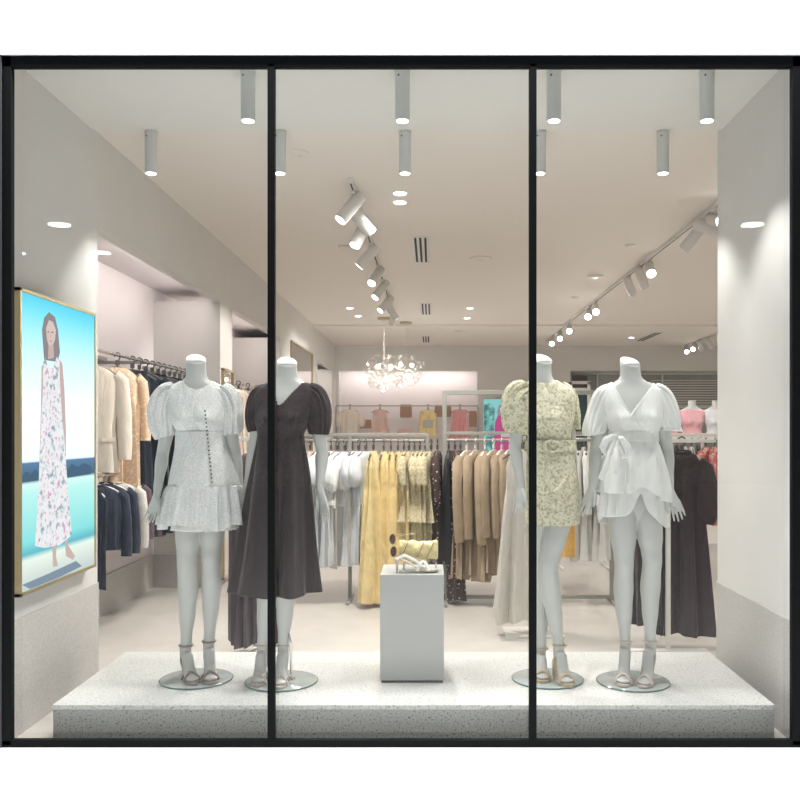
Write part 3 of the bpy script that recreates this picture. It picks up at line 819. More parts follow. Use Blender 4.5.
def neck_keep(m, polypx, backpy=None):
    poly = [((px-VX)/m.k, CH-(py-VY)/m.k) for px, py in polypx]
    zb = CH-((backpy or min(p[1] for p in polypx)+6)-VY)/m.k
    def keep(c):
        pr = F/c.y; px, py = VX+c.x*pr, VY-(c.z-CH)*pr
        x, z = (px-VX)/m.k, CH-(py-VY)/m.k
        if c.y < m.Y+.01 and in_poly(x, z, poly): return False
        return True
    return keep
def kof(py): return (py-VY)/(CH-PZ-.004)
def dtab(m, rows):
    """rows (py, xl, xr, depth) in the mannequin's plane -> (h, cx, halfwidth, depth)"""
    return [(m.h(py), ((xl+xr)/2-VX)/m.k, (xr-xl)/2/m.k, dp) for py, xl, xr, dp in rows]
# ---- mannequin 1 : white lace mini dress
k = kof(678.5)
m = Manq(196.5, F/k, nt=1.565, cxs=[(362,196),(385,196.5),(400,198),(433,201),(480,205),(510,204)])
r = mannequin(m, '', arms=[
   ((174,396,0),(163,452,.01),(157,494,-.05),(149,524,-.07), 1, (.85,-.5,0), .2, .9),
   ((223,396,0),(235,452,.03),(240,494,.02),(241,524,-.02), -1, (.5,-.85,0), .15, .8)],
  legs=[((191,505,0),(187,563,-.03),(186,652,.03),(193,682,-.11)), ((214,505,.01),(211.5,557,-.02),(209,648,.05),(211,681,-.10))],
  disc_px=(m.X, m.Y))
tag(r, 'headless white mannequin in a short white lace dress with ruffled hem', 'mannequin', 'headless white mannequins on the window platform')
keep = neck_keep(m, [(182,376),(184,384),(190,388),(196,389.5),(202,388.5),(209,384),(211,376)])
dr = bodice(m, 1.462, m.h(437), .010, keep).build('dress', M['lace'], r, solid=.003)
tab = dtab(m, [(431,176.8,224.8,.104),(437,176.5,225,.104),(447,176,227,.108),(460,174,232,.118),(475,171,237,.13),(487,169,240,.135)])
skirt(m, tab, fold=.004, fold_n=7, seed=2).build('skirt', M['lace'], r, solid=.003)
tab = dtab(m, [(485,169.5,240,.136),(492,167,242,.142),(505,164,244,.15),(524,160,247,.165)])
skirt(m, tab, rows=40, fold=.017, fold_n=17, seed=5, rip=.003, pw=.35, hem=lambda a: .008*math.cos(9*a)+.010*math.cos(4*a+1)).build('ruffle', M['lace'], r, solid=.003)
skirt(m, dtab(m, [(486,178,232,.11),(529,172,236,.13)]), rows=20, fold=.008, fold_n=12, seed=6).build('underskirt', M['white_c'], r, solid=.002)
for pts in ([(176,391,0,.036),(167,397,0,.058),(163,410,0,.070),(163.5,423,0,.070),(165.5,433,0,.052),(166.5,437,0,.041)],
            [(218,391,0,.034),(224,397,0,.055),(228,409,.01,.062),(229.5,421,.01,.060),(230,431,.01,.048),(230.5,435,.01,.040)]):
    sleeve(m, pts).build('sleeve', M['lace'], r, solid=.002)
def front_pt(m, px, py, off=.012, tabz=None):
    """point on the front of the torso/skirt seen at pixel px,py"""
    y = m.Y-.1
    for _ in range(4):
        x = (px-VX)*y/F; h = CH-(py-VY)*y/F-m.b
        if tabz and h < tabz[0]:
            cx, wd, dp = smooth_tab(sorted(tabz[1]), h); u = max(-.98, min(.98, (x-cx)/wd)); y = m.Y-dp*math.sqrt(1-u*u)-off
        else:
            rg = m.ring(h, off, 96); y = min((q for q in rg if q[1] < m.Y+.02), key=lambda q: abs(q[0]-x))[1]
    return Vector((x, y, m.b+h))
tabS = dtab(m, [(431,176.8,224.8,.104),(437,176.5,225,.104),(447,176,227,.108),(460,174,232,.118),(475,171,237,.13),(487,169,240,.135)])
for i in range(19):
    t = i/18; px, py = 205+7*t, 411+71*t
    p = front_pt(m, px, py, .006 if py > 434 else .014, (m.h(434), tabS))
    MB().sphere(p, .0042, n=8, m=6).build('button', M['button'], dr)
MB().tube([front_pt(m, 181+3.3*j, 434+.0*j, .006) for j in range(13)], .0035, n=6).build('waist_seam', M['lace'], dr)
sandal(r, m.P(186,652,.03), m.P(193,682,-.11), M['nude'], M['gold'], base=m.b)
sandal(r, m.P(209,648,.05), m.P(211,681,-.10), M['nude'], M['gold'], base=m.b)

# ---- mannequin 2 : dark brown midi dress
k = kof(680.7)
m = Manq(281.5, F/k, nt=1.548, cxs=[(363,287),(385,287.5),(400,286),(433,281),(480,280),(510,280)])
r = mannequin(m, '', arms=[
   ((264,396,0),(254,450,.02),(247,492,.05),(243,520,.03), 1, (.5,-.8,0), .1, .6),
   ((311,396,0),(322,450,.0),(320,488,-.05),(328,523,-.08), -1, (.65,-.76,0), .15, .9)],
  legs=[((270,505,0),(268,570,-.02),(262,652,.03),(257.5,682,-.10)), ((291,505,.01),(286,568,-.02),(283,652,.04),(279,688,-.13))],
  disc_px=(m.X, m.Y), rod=[(291,674.5,.02),(291,660,.02),(291,643,.02),(288.5,634,.02),(286,628,.04),(287,618,.05)])
tag(r, 'headless white mannequin in a dark brown midi dress with V neck, behind the left mullion', 'mannequin', 'headless white mannequins on the window platform')
keep = neck_keep(m, [(262,374),(270,380),(274,392),(278,406),(284,402),(292,393),(301,384),(307,378),(309,370)])
dr = bodice(m, 1.452, m.h(440), .010, keep).build('dress', M['brown'], r, solid=.003)
tab = dtab(m, [(436,258,304,.088),(446,257,304,.098),(465,254,307,.115),(490,250,309.5,.135),(525,245,312,.15),(560,240,314.5,.165),(591,234.5,317,.175)])
skirt(m, tab, fold=.027, fold_n=7, seed=4, pw=.8, rows=70, hem=lambda a: .006*math.cos(3*a)).build('skirt', M['brown'], r, solid=.003)
for pts in ([(268,391,0,.034),(260,397,0,.048),(257,410,0,.056),(257,422,.01,.052),(258,431,.01,.042)],
            [(306,391,0,.036),(314,396,0,.054),(317.5,409,0,.064),(318.5,422,0,.060),(319,432,0,.046),(319,434.5,0,.040)]):
    sleeve(m, pts, amp=.004).build('sleeve', M['brown'], r, solid=.002)
# gathers under the bust, seam and buttons
mb = MB()
for sg, cxp in ((-1, 266), (1, 296)):
    for j in range(6):
        px = cxp+(-6+2.4*j); mb.tube([front_pt(m, px, 423, .011), front_pt(m, px-.3*(2.5-j), 417, .012), front_pt(m, px-.9*(2.5-j), 411, .010)], [.0065,.005,.001], n=6)
mb.build('bust_gathers', M['brown'], dr)
MB().tube([front_pt(m, px, py, .010) for px, py in ((259,432),(266,427),(274,423),(281,421),(288,425),(296,430),(303,437))], .003, n=6).build('bust_seam', M['brown'], dr)
for px, py in ((281,431),(283,446),(284,462),(284,484),(284,505)):
    p = front_pt(m, px, py, .012, (m.h(440), tab)); MB().tube([p, p+Vector((0,-.004,0))], .006, n=12).build('button', M['brown'], dr)
sandal(r, m.P(262,652,.03), m.P(257.5,682,-.10), M['nude2'], M['nude2'], base=m.b)
sandal(r, m.P(283,652,.04), m.P(279,688,-.13), M['nude2'], M['nude2'], base=m.b)

# ---- mannequin 3 : floral mini dress
k = kof(678.3)
m = Manq(547.5, F/k, nt=1.565, ws=.86, rot=math.radians(-16), cxs=[(361,543),(385,543.5),(400,546),(433,550),(480,552),(510,553)])
r = mannequin(m, '', arms=[
   ((523,396,-.03),(515,446,-.03),(521,486,-.07),(518,515,-.09), 1, (.6,-.8,0), .15, .8),
   ((564,396,.05),(571,450,.09),(572,492,.10),(570,520,.09), -1, (.5,-.8,0), .1, .6)],
  legs=[((544,505,.02),(541,566,.03),(541,655,.05),(542.5,682,-.08)), ((560,505,.0),(548,566,-.05),(559.5,652,-.02),(568,684,-.14))],
  disc_px=(m.X, m.Y))
tag(r, 'headless white mannequin in a belted green floral mini dress, behind the right mullion', 'mannequin', 'headless white mannequins on the window platform')
keep = neck_keep(m, [(528,372),(531,379),(537,382.5),(545,383.5),(553,382),(558,378),(560,370)])
dr = bodice(m, 1.466, m.h(449), .013, keep).build('dress', M['floral'], r, solid=.003)
tab = dtab(m, [(444,528,573,.090),(452,527.5,574,.104),(468,527,576.5,.125),(490,526.5,578,.142),(510,527.5,578.5,.15),(523,528,578,.15)])
skirt(m, tab, fold=.005, fold_n=4, seed=8).build('skirt', M['floral'], r, solid=.003)
# swag folds across the skirt
mb = MB()
tb = (m.h(449), tab)
for q in ([(573,460),(566,480),(556,492),(543,494),(532,488)], [(575,472),(569,492),(558,504),(545,508),(533,506)], [(531,458),(540,466),(550,468),(562,462)], [(577,484),(572,500),(562,512),(552,516)]):
    limbp = [front_pt(m, a, b_, .001, tb) for a, b_ in q]
    mb.tube(limbp, [.002]+[.011]*(len(q)-2)+[.002], n=8, flat=1)
mb.build('swag_fold', M['floral'], r)
bt = dtab(m, [(440,528.5,572.5,.088),(451,527,574.5,.098)])
skirt(m, [(a, b_, c_+.010, d_+.014) for a, b_, c_, d_ in bt], rows=6, fold=0).build('belt', M['floral'], r, solid=.008)
c = front_pt(m, 552, 446, .018, (m.h(430), [(a, b_, c_+.006, d_+.008) for a, b_, c_, d_ in bt]))
MB().tube([c+Vector((.034*math.cos(a), .004*math.cos(a), .026*math.sin(a))) for a in [2*PI*j/24 for j in range(24)]], .0065, n=8, wrap=True).build('belt_buckle', M['floral'], r)
for pts in ([(528,389,-.02,.034),(519,394,-.03,.056),(516.5,406,-.03,.068),(516.5,419,-.03,.066),(517,429,-.03,.052),(516.5,433.5,-.03,.040)],
            [(559,389,.04,.034),(566,396,.05,.044),(569,409,.06,.048),(570,421,.07,.046),(570.5,430,.07,.038)]):
    sleeve(m, pts, gath=10).build('sleeve', M['floral'], r, solid=.002)
sandal(r, m.P(541,655,.05), m.P(542.5,682,-.08), M['espad'], M['espad'], wedge=True, base=m.b, kind=1)
sandal(r, m.P(559.5,652,-.02), m.P(568,684,-.14), M['espad'], M['espad'], wedge=True, base=m.b, kind=1)

# ---- mannequin 4 : white wrap dress
k = kof(681)
m = Manq(633, F/k, nt=1.548, cxs=[(363,630),(385,631),(400,632),(433,634),(480,634),(510,634)])
r = mannequin(m, '', arms=[
   ((608,396,0),(596,448,.03),(593,486,-.03),(581,518,-.06), 1, (.65,-.76,0), .15, .9),
   ((657,396,0),(667,448,.0),(670,490,-.05),(682,521,-.08), -1, (.65,-.76,0), .15, .95)],
  legs=[((621,505,0),(624,563,-.02),(625,648,.03),(623,682,-.10)), ((646,505,.01),(652,560,-.02),(650,648,.02),(643,685,-.12))],
  disc_px=(m.X, m.Y))
tag(r, 'headless white mannequin in a white wrap dress with bow and tiered skirt', 'mannequin', 'headless white mannequins on the window platform')
keep = neck_keep(m, [(608,370),(612,382),(617,392),(623,403),(630,415),(637,405),(645,395),(652,386),(656,374)])
dr = bodice(m, 1.456, m.h(440), .012, keep).build('dress', M['white_w'], r, solid=.003)
# wrap edge + diagonal folds
def on(px, py, off=.013): return front_pt(m, px, py, off)
MB().tube([on(614,386),on(619,396),on(625,406),on(632,417),on(640,427),on(649,436)], [.004]*6, n=6).build('wrap_edge', M['white_w'], dr)
MB().tube([on(653,387),on(646,396),on(638,406),on(631,416)], .0035, n=6).build('wrap_edge', M['white_w'], dr)
mb = MB()
for q in ([(651,405),(648,416),(650,424)], [(655,415),(653,424),(646,428)], [(612,420),(620,428),(630,434)], [(613,412),(622,420),(634,428),(642,434)], [(654,427),(648,432),(640,434)]):
    mb.tube([on(a, b_, .011) for a, b_ in q], [.002]+[.0055]*(len(q)-2)+[.002], n=6)
mb.build('drape_fold', M['white_w'], dr)
U = dtab(m, [(437,611,655,.090),(445,609,658,.105),(460,604,662,.13),(475,599,665.5,.15),(492,596,668,.165)])
def hemU(a):   # lower at the sides, raised at centre front
    c_, s_ = math.cos(a), math.sin(a)
    if s_ > 0: return -.05*s_
    return -.055*max(0, c_)**1.5 + .035*math.exp(-((c_-.12)/.25)**2)
skirt(m, U, fold=.017, fold_n=8, seed=3, hem=hemU, pw=.9, rip=.002).build('upper_tier', M['white_w'], r, solid=.003)
L = dtab(m, [(440,612,655,.085),(460,607,659,.11),(490,602,664,.13),(512,599,666,.145)])
def hemL(a):
    c_, s_ = math.cos(a), math.sin(a)
    if s_ > 0: return -.085*s_**.5
    return -.075*max(0, c_)**1.2 - .02*max(0, -c_) + .10*math.exp(-((c_-.05)/.22)**2)
skirt(m, L, fold=.013, fold_n=9, seed=9, hem=hemL, pw=.9).build('lower_tier', M['white_w'], r, solid=.003)
# sash and bow
bt = dtab(m, [(431,611.5,654.5,.088),(441,610.5,656,.096)])
skirt(m, [(a, b_, c_+.008, d_+.012) for a, b_, c_, d_ in bt], rows=8, fold=.003, fold_n=3, pw=.1).build('sash', M['white_w'], r, solid=.006)
bc = on(618, 436, .04); bow = MB()
def ribbon(mb, pts, wid, th=.006, n=12):
    mb.tube(pts, wid, n=n, up=(0,1,0), flat=[th/w_ for w_ in wid])
ribbon(bow, [bc, m.P(612,437,-.15), m.P(606,440,-.16), m.P(603,447,-.16), m.P(605,453,-.155), m.P(611,448,-.15), bc], [.008,.013,.017,.018,.017,.013,.007], .007)
ribbon(bow, [bc, m.P(622,439,-.16), m.P(627,446,-.165), m.P(629,454,-.165), m.P(623,456,-.16), m.P(619,448,-.155), bc], [.008,.013,.017,.019,.018,.012,.007], .007)
bow.sphere(bc+Vector((0,-.006,0)), .015, sc=(1,.8,1.15))
bw = bow.build('bow', M['white_w'], r)
t_ = MB(); ribbon(t_, [bc, m.P(612,446,-.16), m.P(608,458,-.175), m.P(606,468,-.185), m.P(600,479,-.19)], [.007,.009,.012,.014,.012], .005); t_.build('sash_tail', M['white_w'], bw)
t_ = MB(); ribbon(t_, [bc, m.P(616,450,-.17), m.P(617,462,-.19), m.P(615,474,-.20)], [.007,.010,.013,.014], .005); t_.build('sash_tail', M['white_w'], bw)
for pts in ([(613,391,0,.036),(605,398,0,.052),(600,411,.01,.058),(596,423,.01,.056),(594,431,.0,.050),(594,434,0,.044)],
            [(652,391,0,.036),(660,397,0,.054),(665,410,0,.062),(668,422,0,.062),(669,428,0,.054),(669,431,0,.062)]):
    sleeve(m, pts, amp=.005).build('sleeve', M['white_w'], r, solid=.002)
sandal(r, m.P(625,648,.03), m.P(623,682,-.10), M['nude2'], M['nude2'], base=m.b, kind=1)
sandal(r, m.P(650,648,.02), m.P(643,685,-.12), M['nude2'], M['nude2'], base=m.b, kind=1)

# sandals on the plinth
def plinth_sandal(x, y, ang, label):
    root = empty('heeled_sandal', (x, y, PT))
    q = lambda a, z, b_=0: Vector((x+a*math.cos(ang)-b_*math.sin(ang), y+a*math.sin(ang)+b_*math.cos(ang), PT+z))
    sole = MB(); pr = [(-.11,.062,.018),(-.08,.062,.024),(-.04,.046,.022),(.0,.020,.026),(.04,.008,.035),(.08,.007,.034),(.105,.009,.018)]
    sole.rings([[q(a, z, -wd), q(a, z, wd), q(a, z+.007, wd), q(a, z+.007, -wd)] for a, z, wd in pr]).build('sole', M['nude2'], root)
    MB().tube([q(-.095,.06), q(-.098,.03), q(-.098,0)], [.010,.005,.005], n=8).build('heel', M['nude2'], root)
    mb = MB()
    for a0, a1 in ((.0,.06),(.06,.005)):
        mb.tube([q(a0+(a1-a0)*t, .012+.042*math.sin(PI*t), -.034+.068*t) for t in [j/10 for j in range(11)]], .010, n=8, flat=.4)
    mb.tube([q(-.10,.066,-.02), q(-.06,.085,-.026), q(-.01,.06,-.03), q(.03,.03,-.034)], .005, n=8)
    mb.tube([q(-.10,.066,.02), q(-.06,.085,.026), q(-.01,.06,.03), q(.03,.03,.034)], .005, n=8)
    mb.build('strap', M['white_c'], root)
    tag(root, label, 'sandal', 'pale heeled sandals on the plinth')
plinth_sandal(PB(417,0).x, Yp+.065, .10, 'pale strappy heeled sandal on the plinth, in front of the clear stand')
# ---------------------------------------------------------------- poster light box on the left wall
def PX(px, py, X): Y = F*X/(px-VX); return Vector((X, Y, CH-(py-VY)*Y/F))
XP = XL+.05
po = empty('poster_light_box', (XL, PX(58,430,XP).y, .66))
A, B_ = PX(19, 293, XP), PX(95.5, 319.5, XP)
y0, y1 = A.y, B_.y; zt, zb = 2.055, .655
fr = .018
mb = MB()
for a, b in (((y0, zb), (y0+fr, zt)), ((y1-fr, zb), (y1, zt)), ((y0, zb), (y1, zb+fr)), ((y0, zt-fr), (y1, zt))):
    mb.box((XL+.007, a[0], a[1]), (XP+.006, b[0], b[1]))
mb.build('brass_frame', M['brass'], po, bevel=.002)
# printed picture: sky, lake, trees and deck behind a woman in a long floral dress
pm = bpy.data.materials.new('poster_landscape'); pm.use_nodes = True; nt = pm.node_tree; nt.nodes.clear()
tc = nt.nodes.new('ShaderNodeTexCoord'); sx = nt.nodes.new('ShaderNodeSeparateXYZ'); nt.links.new(tc.outputs['Object'], sx.inputs[0])
mr = nt.nodes.new('ShaderNodeMapRange'); mr.inputs[1].default_value = zb-.66; mr.inputs[2].default_value = zt-.66; nt.links.new(sx.outputs[2], mr.inputs[0])
cr = nt.nodes.new('ShaderNodeValToRGB'); e = cr.color_ramp.elements
ST = [(0, (.42,.50,.52)), (.07, (.62,.68,.62)), (.11, (.70,.80,.72)), (.13, (.10,.42,.50)), (.17, (.22,.66,.66)), (.33, (.45,.80,.76)), (.36, (.60,.86,.80)), (.372, (.05,.12,.20)), (.43, (.10,.20,.34)), (.435, (.80,.92,.96)), (.60, (.92,.97,1)), (.78, (.62,.92,.98)), (.93, (.20,.72,.86)), (1, (.08,.56,.76))]
while len(e) < len(ST): e.new(.5)
for i, (p_, c_) in enumerate(ST): e[i].position = p_; e[i].color = (*c_, 1)
em = nt.nodes.new('ShaderNodeEmission'); em.inputs[1].default_value = 1.25; om = nt.nodes.new('ShaderNodeOutputMaterial')
nt.links.new(mr.outputs[0], cr.inputs[0]); nt.links.new(cr.outputs[0], em.inputs[0]); nt.links.new(em.outputs[0], om.inputs[0])
def emis_tex(name, stops, scale, st=1.0, kind='N'):
    m = ramp_mat(name, kind, scale, stops); nt = m.node_tree
    b = nt.nodes['Principled BSDF']; src = b.inputs['Base Color'].links[0].from_socket
    nt.links.new(src, b.inputs['Emission Color']); b.inputs['Emission Strength'].default_value = st
    nt.links.remove(b.inputs['Base Color'].links[0]); b.inputs['Base Color'].default_value = (.02,.02,.02,1); return m
pdress = emis_tex('poster_dress', [(.36, (.25,.35,.42)), (.45, (.78,.78,.82)), (.56, (.88,.88,.9)), (.66, (.62,.35,.52))], 26)
pskin = emis('poster_skin', (.62,.48,.44), 1); phair = emis('poster_hair', (.30,.27,.28), 1); pdeck = emis('poster_deck_shade', (.22,.30,.38), 1); pgrad = emis('poster_face', (.74,.60,.56), 1); ptree = emis('poster_trees', (.07,.14,.22), 1)
mb = MB(); mb.poly([(XP, y0+fr, zb+fr), (XP, y1-fr, zb+fr), (XP, y1-fr, zt-fr), (XP, y0+fr, zt-fr)], 0)
def pp(pts, mi, lay): mb.poly([PX(a, b, XP+.0006*lay) for a, b in pts], mi)
pp([(21,478),(26,471),(31,474),(35,469),(40,474),(40,480),(21,483)], 6, 1); pp([(66,471),(72,464),(78,467),(84,463),(91,466),(91,474),(66,478)], 6, 1)
pp([(22,585),(50,573),(76,561),(82,566),(60,577),(30,589)], 4, 1)
pp([(44,360),(42,330),(44,318),(49,312),(55,317),(58,330),(60,352),(58,362)], 3, 2)            # hair
pp([(47,340),(46,328),(49,320),(53,322),(56,330),(55,340),(52,347),(49,346)], 5, 3)            # face
pp([(47.3,331.5),(49.2,331),(49.2,332.4),(47.3,332.8)], 3, 4); pp([(51.2,331.5),(53.6,331.9),(53.6,333.2),(51.2,332.9)], 3, 4); pp([(49.2,340.6),(52,340.6),(51,342),(50,342)], 7, 4); pp([(50.2,333),(50.9,333),(51.1,337.5),(49.9,337.5)], 2, 4)
pp([(48.5,345),(53.5,345),(54,358),(48,359)], 2, 3)                                            # neck
pp([(41.5,366),(45,362),(44.5,400),(43,440),(41,470),(39,470),(40.5,420)], 2, 3)               # arm
pp([(59,358),(62.5,364),(64.5,390),(66,430),(66,462),(63.5,462),(63,430),(60.5,392)], 2, 3)    # arm
pp([(52,536),(57,534),(56,556),(58,566),(53,567)], 2, 3); pp([(64,530),(68,528),(68,545),(75,556),(73,560),(66,556)], 2, 3)
pp([(45,357),(48,366),(53,368),(57,356),(59.5,359),(60,385),(62,415),(64.5,440),(68,490),(72,535),(60,545),(45,548),(35,546),(38,500),(40,450),(41.5,415),(43,385),(43,363)], 1, 4)
mb.build('picture', [pm, pdress, pskin, phair, pdeck, pgrad, ptree, emis('poster_lips', (.62,.22,.22), 1)], po, smooth=False)
tag(po, 'tall glowing poster of a woman in a long floral dress, left wall', 'poster')

# ---------------------------------------------------------------- clothes racks
def rack(label, name, x0, x1, Y, ztop, zrail=None, feet=(), y1=None, m='rack', w_=.03, bar_bottom=None, cat='clothes rack'):
    r = empty(name, ((x0+x1)/2, Y, 0)); h = w_/2
    for x in (x0, x1)+tuple(feet):
        MB().box((x-h, Y-h, 0.02), (x+h, Y+h, ztop-w_ if x in (x0, x1) else zrail-.03)).build('post', M[m], r, bevel=.003)
        MB().box((x-h, Y-.22, 0), (x+h, Y+.22, .022)).build('foot', M[m], r, bevel=.003)
    MB().box((x0-h, Y-h, ztop-w_), (x1+h, Y+h, ztop)).build('top_bar', M[m], r, bevel=.003)
    if zrail and abs(zrail-ztop) <= .03: MB().cyl((x0+h, Y, zrail-.062), (x1-h, Y, zrail-.062), .011, n=12).build('hanging_rail', M[m], r)
    if zrail and abs(zrail-ztop) > .03: MB().box((x0+h, Y-h*.8, zrail-.015), (x1-h, Y+h*.8, zrail+.012)).build('rail_shelf', M[m], r, bevel=.003); MB().cyl((x0+h, Y, zrail-.058), (x1-h, Y, zrail-.058), .011, n=12).build('hanging_rail', M[m], r)
    if bar_bottom: MB().box((x0+h, Y-h*.8, bar_bottom), (x1-h, Y+h*.8, bar_bottom+w_*.8)).build('bottom_bar', M[m], r, bevel=.003)
    tag(r, label, cat); return r
def X_(px, Y): return (px-VX)*Y/F

# generic garment prototypes: origin at the top of the hook, hanging down -z, width along local x
def hanger(parent, m_, wd=.20):
    mb = MB()
    mb.tube([(.0+.022*math.sin(a), 0, -.022+.022*math.cos(a)-.0) for a in [(-1.9+.35*j) for j in range(11)]]+[(0,0,-.065),(0,0,-.10)], .005, n=6); mb.box((-.012,-.008,-.085), (.012,.008,-.05))
    mb.tube([(-wd,0,-.165),(-wd*.7,0,-.135),(-.05,0,-.108),(0,0,-.10),(.05,0,-.108),(wd*.7,0,-.135),(wd,0,-.165)], [.006,.009,.010,.010,.010,.009,.006], n=8)
    return mb.build('hanger', m_, parent)
def garment(kind, name, material, L=1.0, wt=.20, wb=.20, tt=.045, tb=.05, sleeves=0, ruffle=0, folds=7, amp=.012, hm='hang_d', seed=0, straps=False, tiers=(), extra=None, sl_r=.05):
    rnd = random.Random(seed); root = empty(kind)
    n = 56; rows = 46; rs = []
    ph = [rnd.uniform(0, 6.28) for _ in range(5)]
    def prof(s):   # s = depth below shoulder top
        if straps:
            a = np.interp(s, [0, .02, .12, .3, L], [wt*.55, wt*.6, wt*.75, wt*.72, wb]); b = np.interp(s, [0, .1, .3, L], [.012, tt, tt, tb])
        else:
            a = np.interp(s, [0, .015, .045, .09, .25, .42, L], [.055, .09, wt*.75, wt, wt*.96, wt*.88, wb]); b = np.interp(s, [0, .03, .12, .4, L], [.022, tt*.8, tt, tt, tb])
        for (ta, tl, tw) in tiers:
            if ta < s < ta+tl: g = (s-ta)/tl; a += tw*g; b += tw*g*.8
        return float(a), float(b)
    ss = list(np.linspace(0, .12, 10))+list(np.linspace(.12, L-.10, rows-10))[1:]
    edge = []
    for (ta, tl, tw) in tiers: ss += [ta+tl-.002, ta+tl+.002, ta+.002]
    ss = sorted(set(round(x, 4) for x in ss if x <= L-.10))
    for s in ss:
        a, b = prof(s); g = min(1, s/.35)
        ring = []
        for k in range(n):
            t = 2*PI*k/n
            f = 1.5*amp*g*(math.cos(folds*t+ph[0]+.8*math.sin(2.2*s+ph[3]))+.6*math.cos((folds+4)*t+ph[1])+.35*math.cos((2*folds+1)*t+ph[2]))*(.5+s)
            x, y = a*math.cos(t), b*math.copysign(abs(math.sin(t))**.8, math.sin(t)); l = math.hypot(x, y) or 1
            drop = .01*math.cos(3*t+ph[4])*s
            ring.append((x+x/l*f*.85, y+math.copysign(1, y)*f, -.10-s-drop))
        rs.append(ring)
    mb = MB(); mb.rings(rs, cap=True)
    if sleeves:
        for sg in (-1, 1):
            q = [(sg*(wt-.035), 0, -.165), (sg*(wt+.005), -.005, -.20), (sg*(wt+.025), -.01, -.20-sleeves*.4), (sg*(wt+.03), -.02, -.20-sleeves*.8), (sg*(wt+.025), -.025, -.20-sleeves)]
            rr = [.045, sl_r*1.05, sl_r*(1.35 if ruffle else 1), sl_r*(1.25 if ruffle else .92), sl_r*(.7 if ruffle else .85)]
            mb.tube(q, rr, n=14, up=(0,1,0), flat=.8)
    g = mb.build(name, material, root)
    if ruffle and not sleeves:
        mb = MB(); rs = []
        for i in range(8):
            s = .03+i*.035
            ring = []
            for k in range(60):
                t = 2*PI*k/60; a, b = prof(s); e_ = .012+.045*math.sin(i/7*2.2)+.012*math.cos(3*t+ph[3])
                f = .022*(i/7)*math.cos(9*t+ph[1]+.6*math.sin(2*t))
                ring.append(((a+e_+f)*math.cos(t), (b+e_+f)*math.sin(t), -.10-s+.035*math.cos(2*t+ph[4])*(i/7)+.02*math.cos(5*t+ph[2])*(i/7)))
            rs.append(ring)
        mb.rings(rs, cap=False).build('ruffle', material, g)
    if extra: extra(root, g)
    hanger(root, M[hm], wt*.92)
    return root
def blazer_extra(material):
    def f(root, g):
        mb = MB()
        for sg in (-1, 1):
            mb.rings([[(sg*.03, -.040, -.125), (sg*.085, -.040, -.16), (sg*.085, -.052, -.16), (sg*.03, -.052, -.125)],
                      [(sg*.035, -.052, -.20), (sg*.10, -.050, -.25), (sg*.10, -.060, -.25), (sg*.035, -.062, -.20)],
                      [(sg*.008, -.060, -.42), (sg*.02, -.060, -.43), (sg*.02, -.066, -.43), (sg*.008, -.066, -.42)]])
        mb.build('lapel', material, g)
        mb = MB()
        for sg in (-1, 1): mb.box((sg*.06, -.060, -.60), (sg*.15, -.048, -.575))
        mb.build('pocket_flap', material, g)
        for zz in (-.46, -.54): MB().tube([(0,-.058,zz),(0,-.064,zz)], .011, n=10).build('button', M['leather'], g)
    return f
def collar_extra(material):
    def f(root, g):
        mb = MB(); mb.tube([(.055*math.cos(a), .028*math.sin(a), -.098+.006*math.sin(a)) for a in [2*PI*j/20 for j in range(20)]], .010, n=6, wrap=True); mb.build('collar', material, g)
    return f
def used(proto, flag={}):
    if id(proto) in flag: return copy_tree(proto)
    flag[id(proto)] = proto; return proto
def hang(proto, x, Y, z, rz, label, cat, group, sc=1.0, tilt=0):
    o = used(proto); o.location = (x, Y, z); o.rotation_euler = (0, math.radians(tilt), math.radians(rz)); o.scale = (sc, sc, sc)
    tag(o, label, cat, group); return o
rj = random.Random(11)

# rack A : low rack, white / yellow / cream garments
YA = D(5.97); ZA = 1.385
rack('low wide rack left of the plinth, carrying white, yellow and cream clothes', 'clothes_rack', X_(252,YA), X_(427,YA), YA, ZA, ZA, feet=(X_(350,YA),))
YF = YA; ZR = ZA-.052
wblouse = garment('hanging_dress', 'ruffled_dress', M['white_c'], L=1.02, wt=.20, wb=.19, tt=.040, tb=.040, ruffle=1, sleeves=0, seed=1, tiers=((.30,.14,.05),))
wblue = garment('hanging_dress', 'long_dress', M['bluewhite'], L=1.02, wt=.21, wb=.22, tt=.045, tb=.045, seed=2, sleeves=.18, ruffle=1, sl_r=.055)
ygown = garment('hanging_gown', 'gown', M['yellow'], L=1.20, wt=.17, wb=.24, tt=.045, tb=.055, seed=3, straps=True, amp=.016)
ylong = garment('hanging_gown', 'gown', M['yellow'], L=1.30, wt=.17, wb=.20, tt=.045, tb=.06, seed=13, straps=True, amp=.016)
ctier = garment('hanging_dress', 'tiered_dress', M['cream'], L=1.02, wt=.19, wb=.19, tt=.035, tb=.040, seed=4, tiers=((.38,.19,.05),(.60,.06,.02)), amp=.014, sleeves=.16, sl_r=.045)
pdress_ = garment('hanging_dress', 'pale_dress', M['palepink'], L=.95, wt=.18, wb=.19, tt=.035, tb=.04, seed=5)
dots = garment('hanging_gown', 'dotted_gown', M['dots'], L=1.30, wt=.19, wb=.20, tt=.04, tb=.05, seed=6, sleeves=.3, sl_r=.045)
GA = 'clothes on the low rack left of the plinth'
for i, px in enumerate((303, 310)):
    hang(pdress_, X_(px,YA), YA+.02, ZR, 80+rj.uniform(-6,6), 'pale pink dress at the left end of the low rack, %s of the two' % ('left' if i == 0 else 'right'), 'dress', GA)
xs = (317, 324, 331, 338, 345, 352, 359, 366)
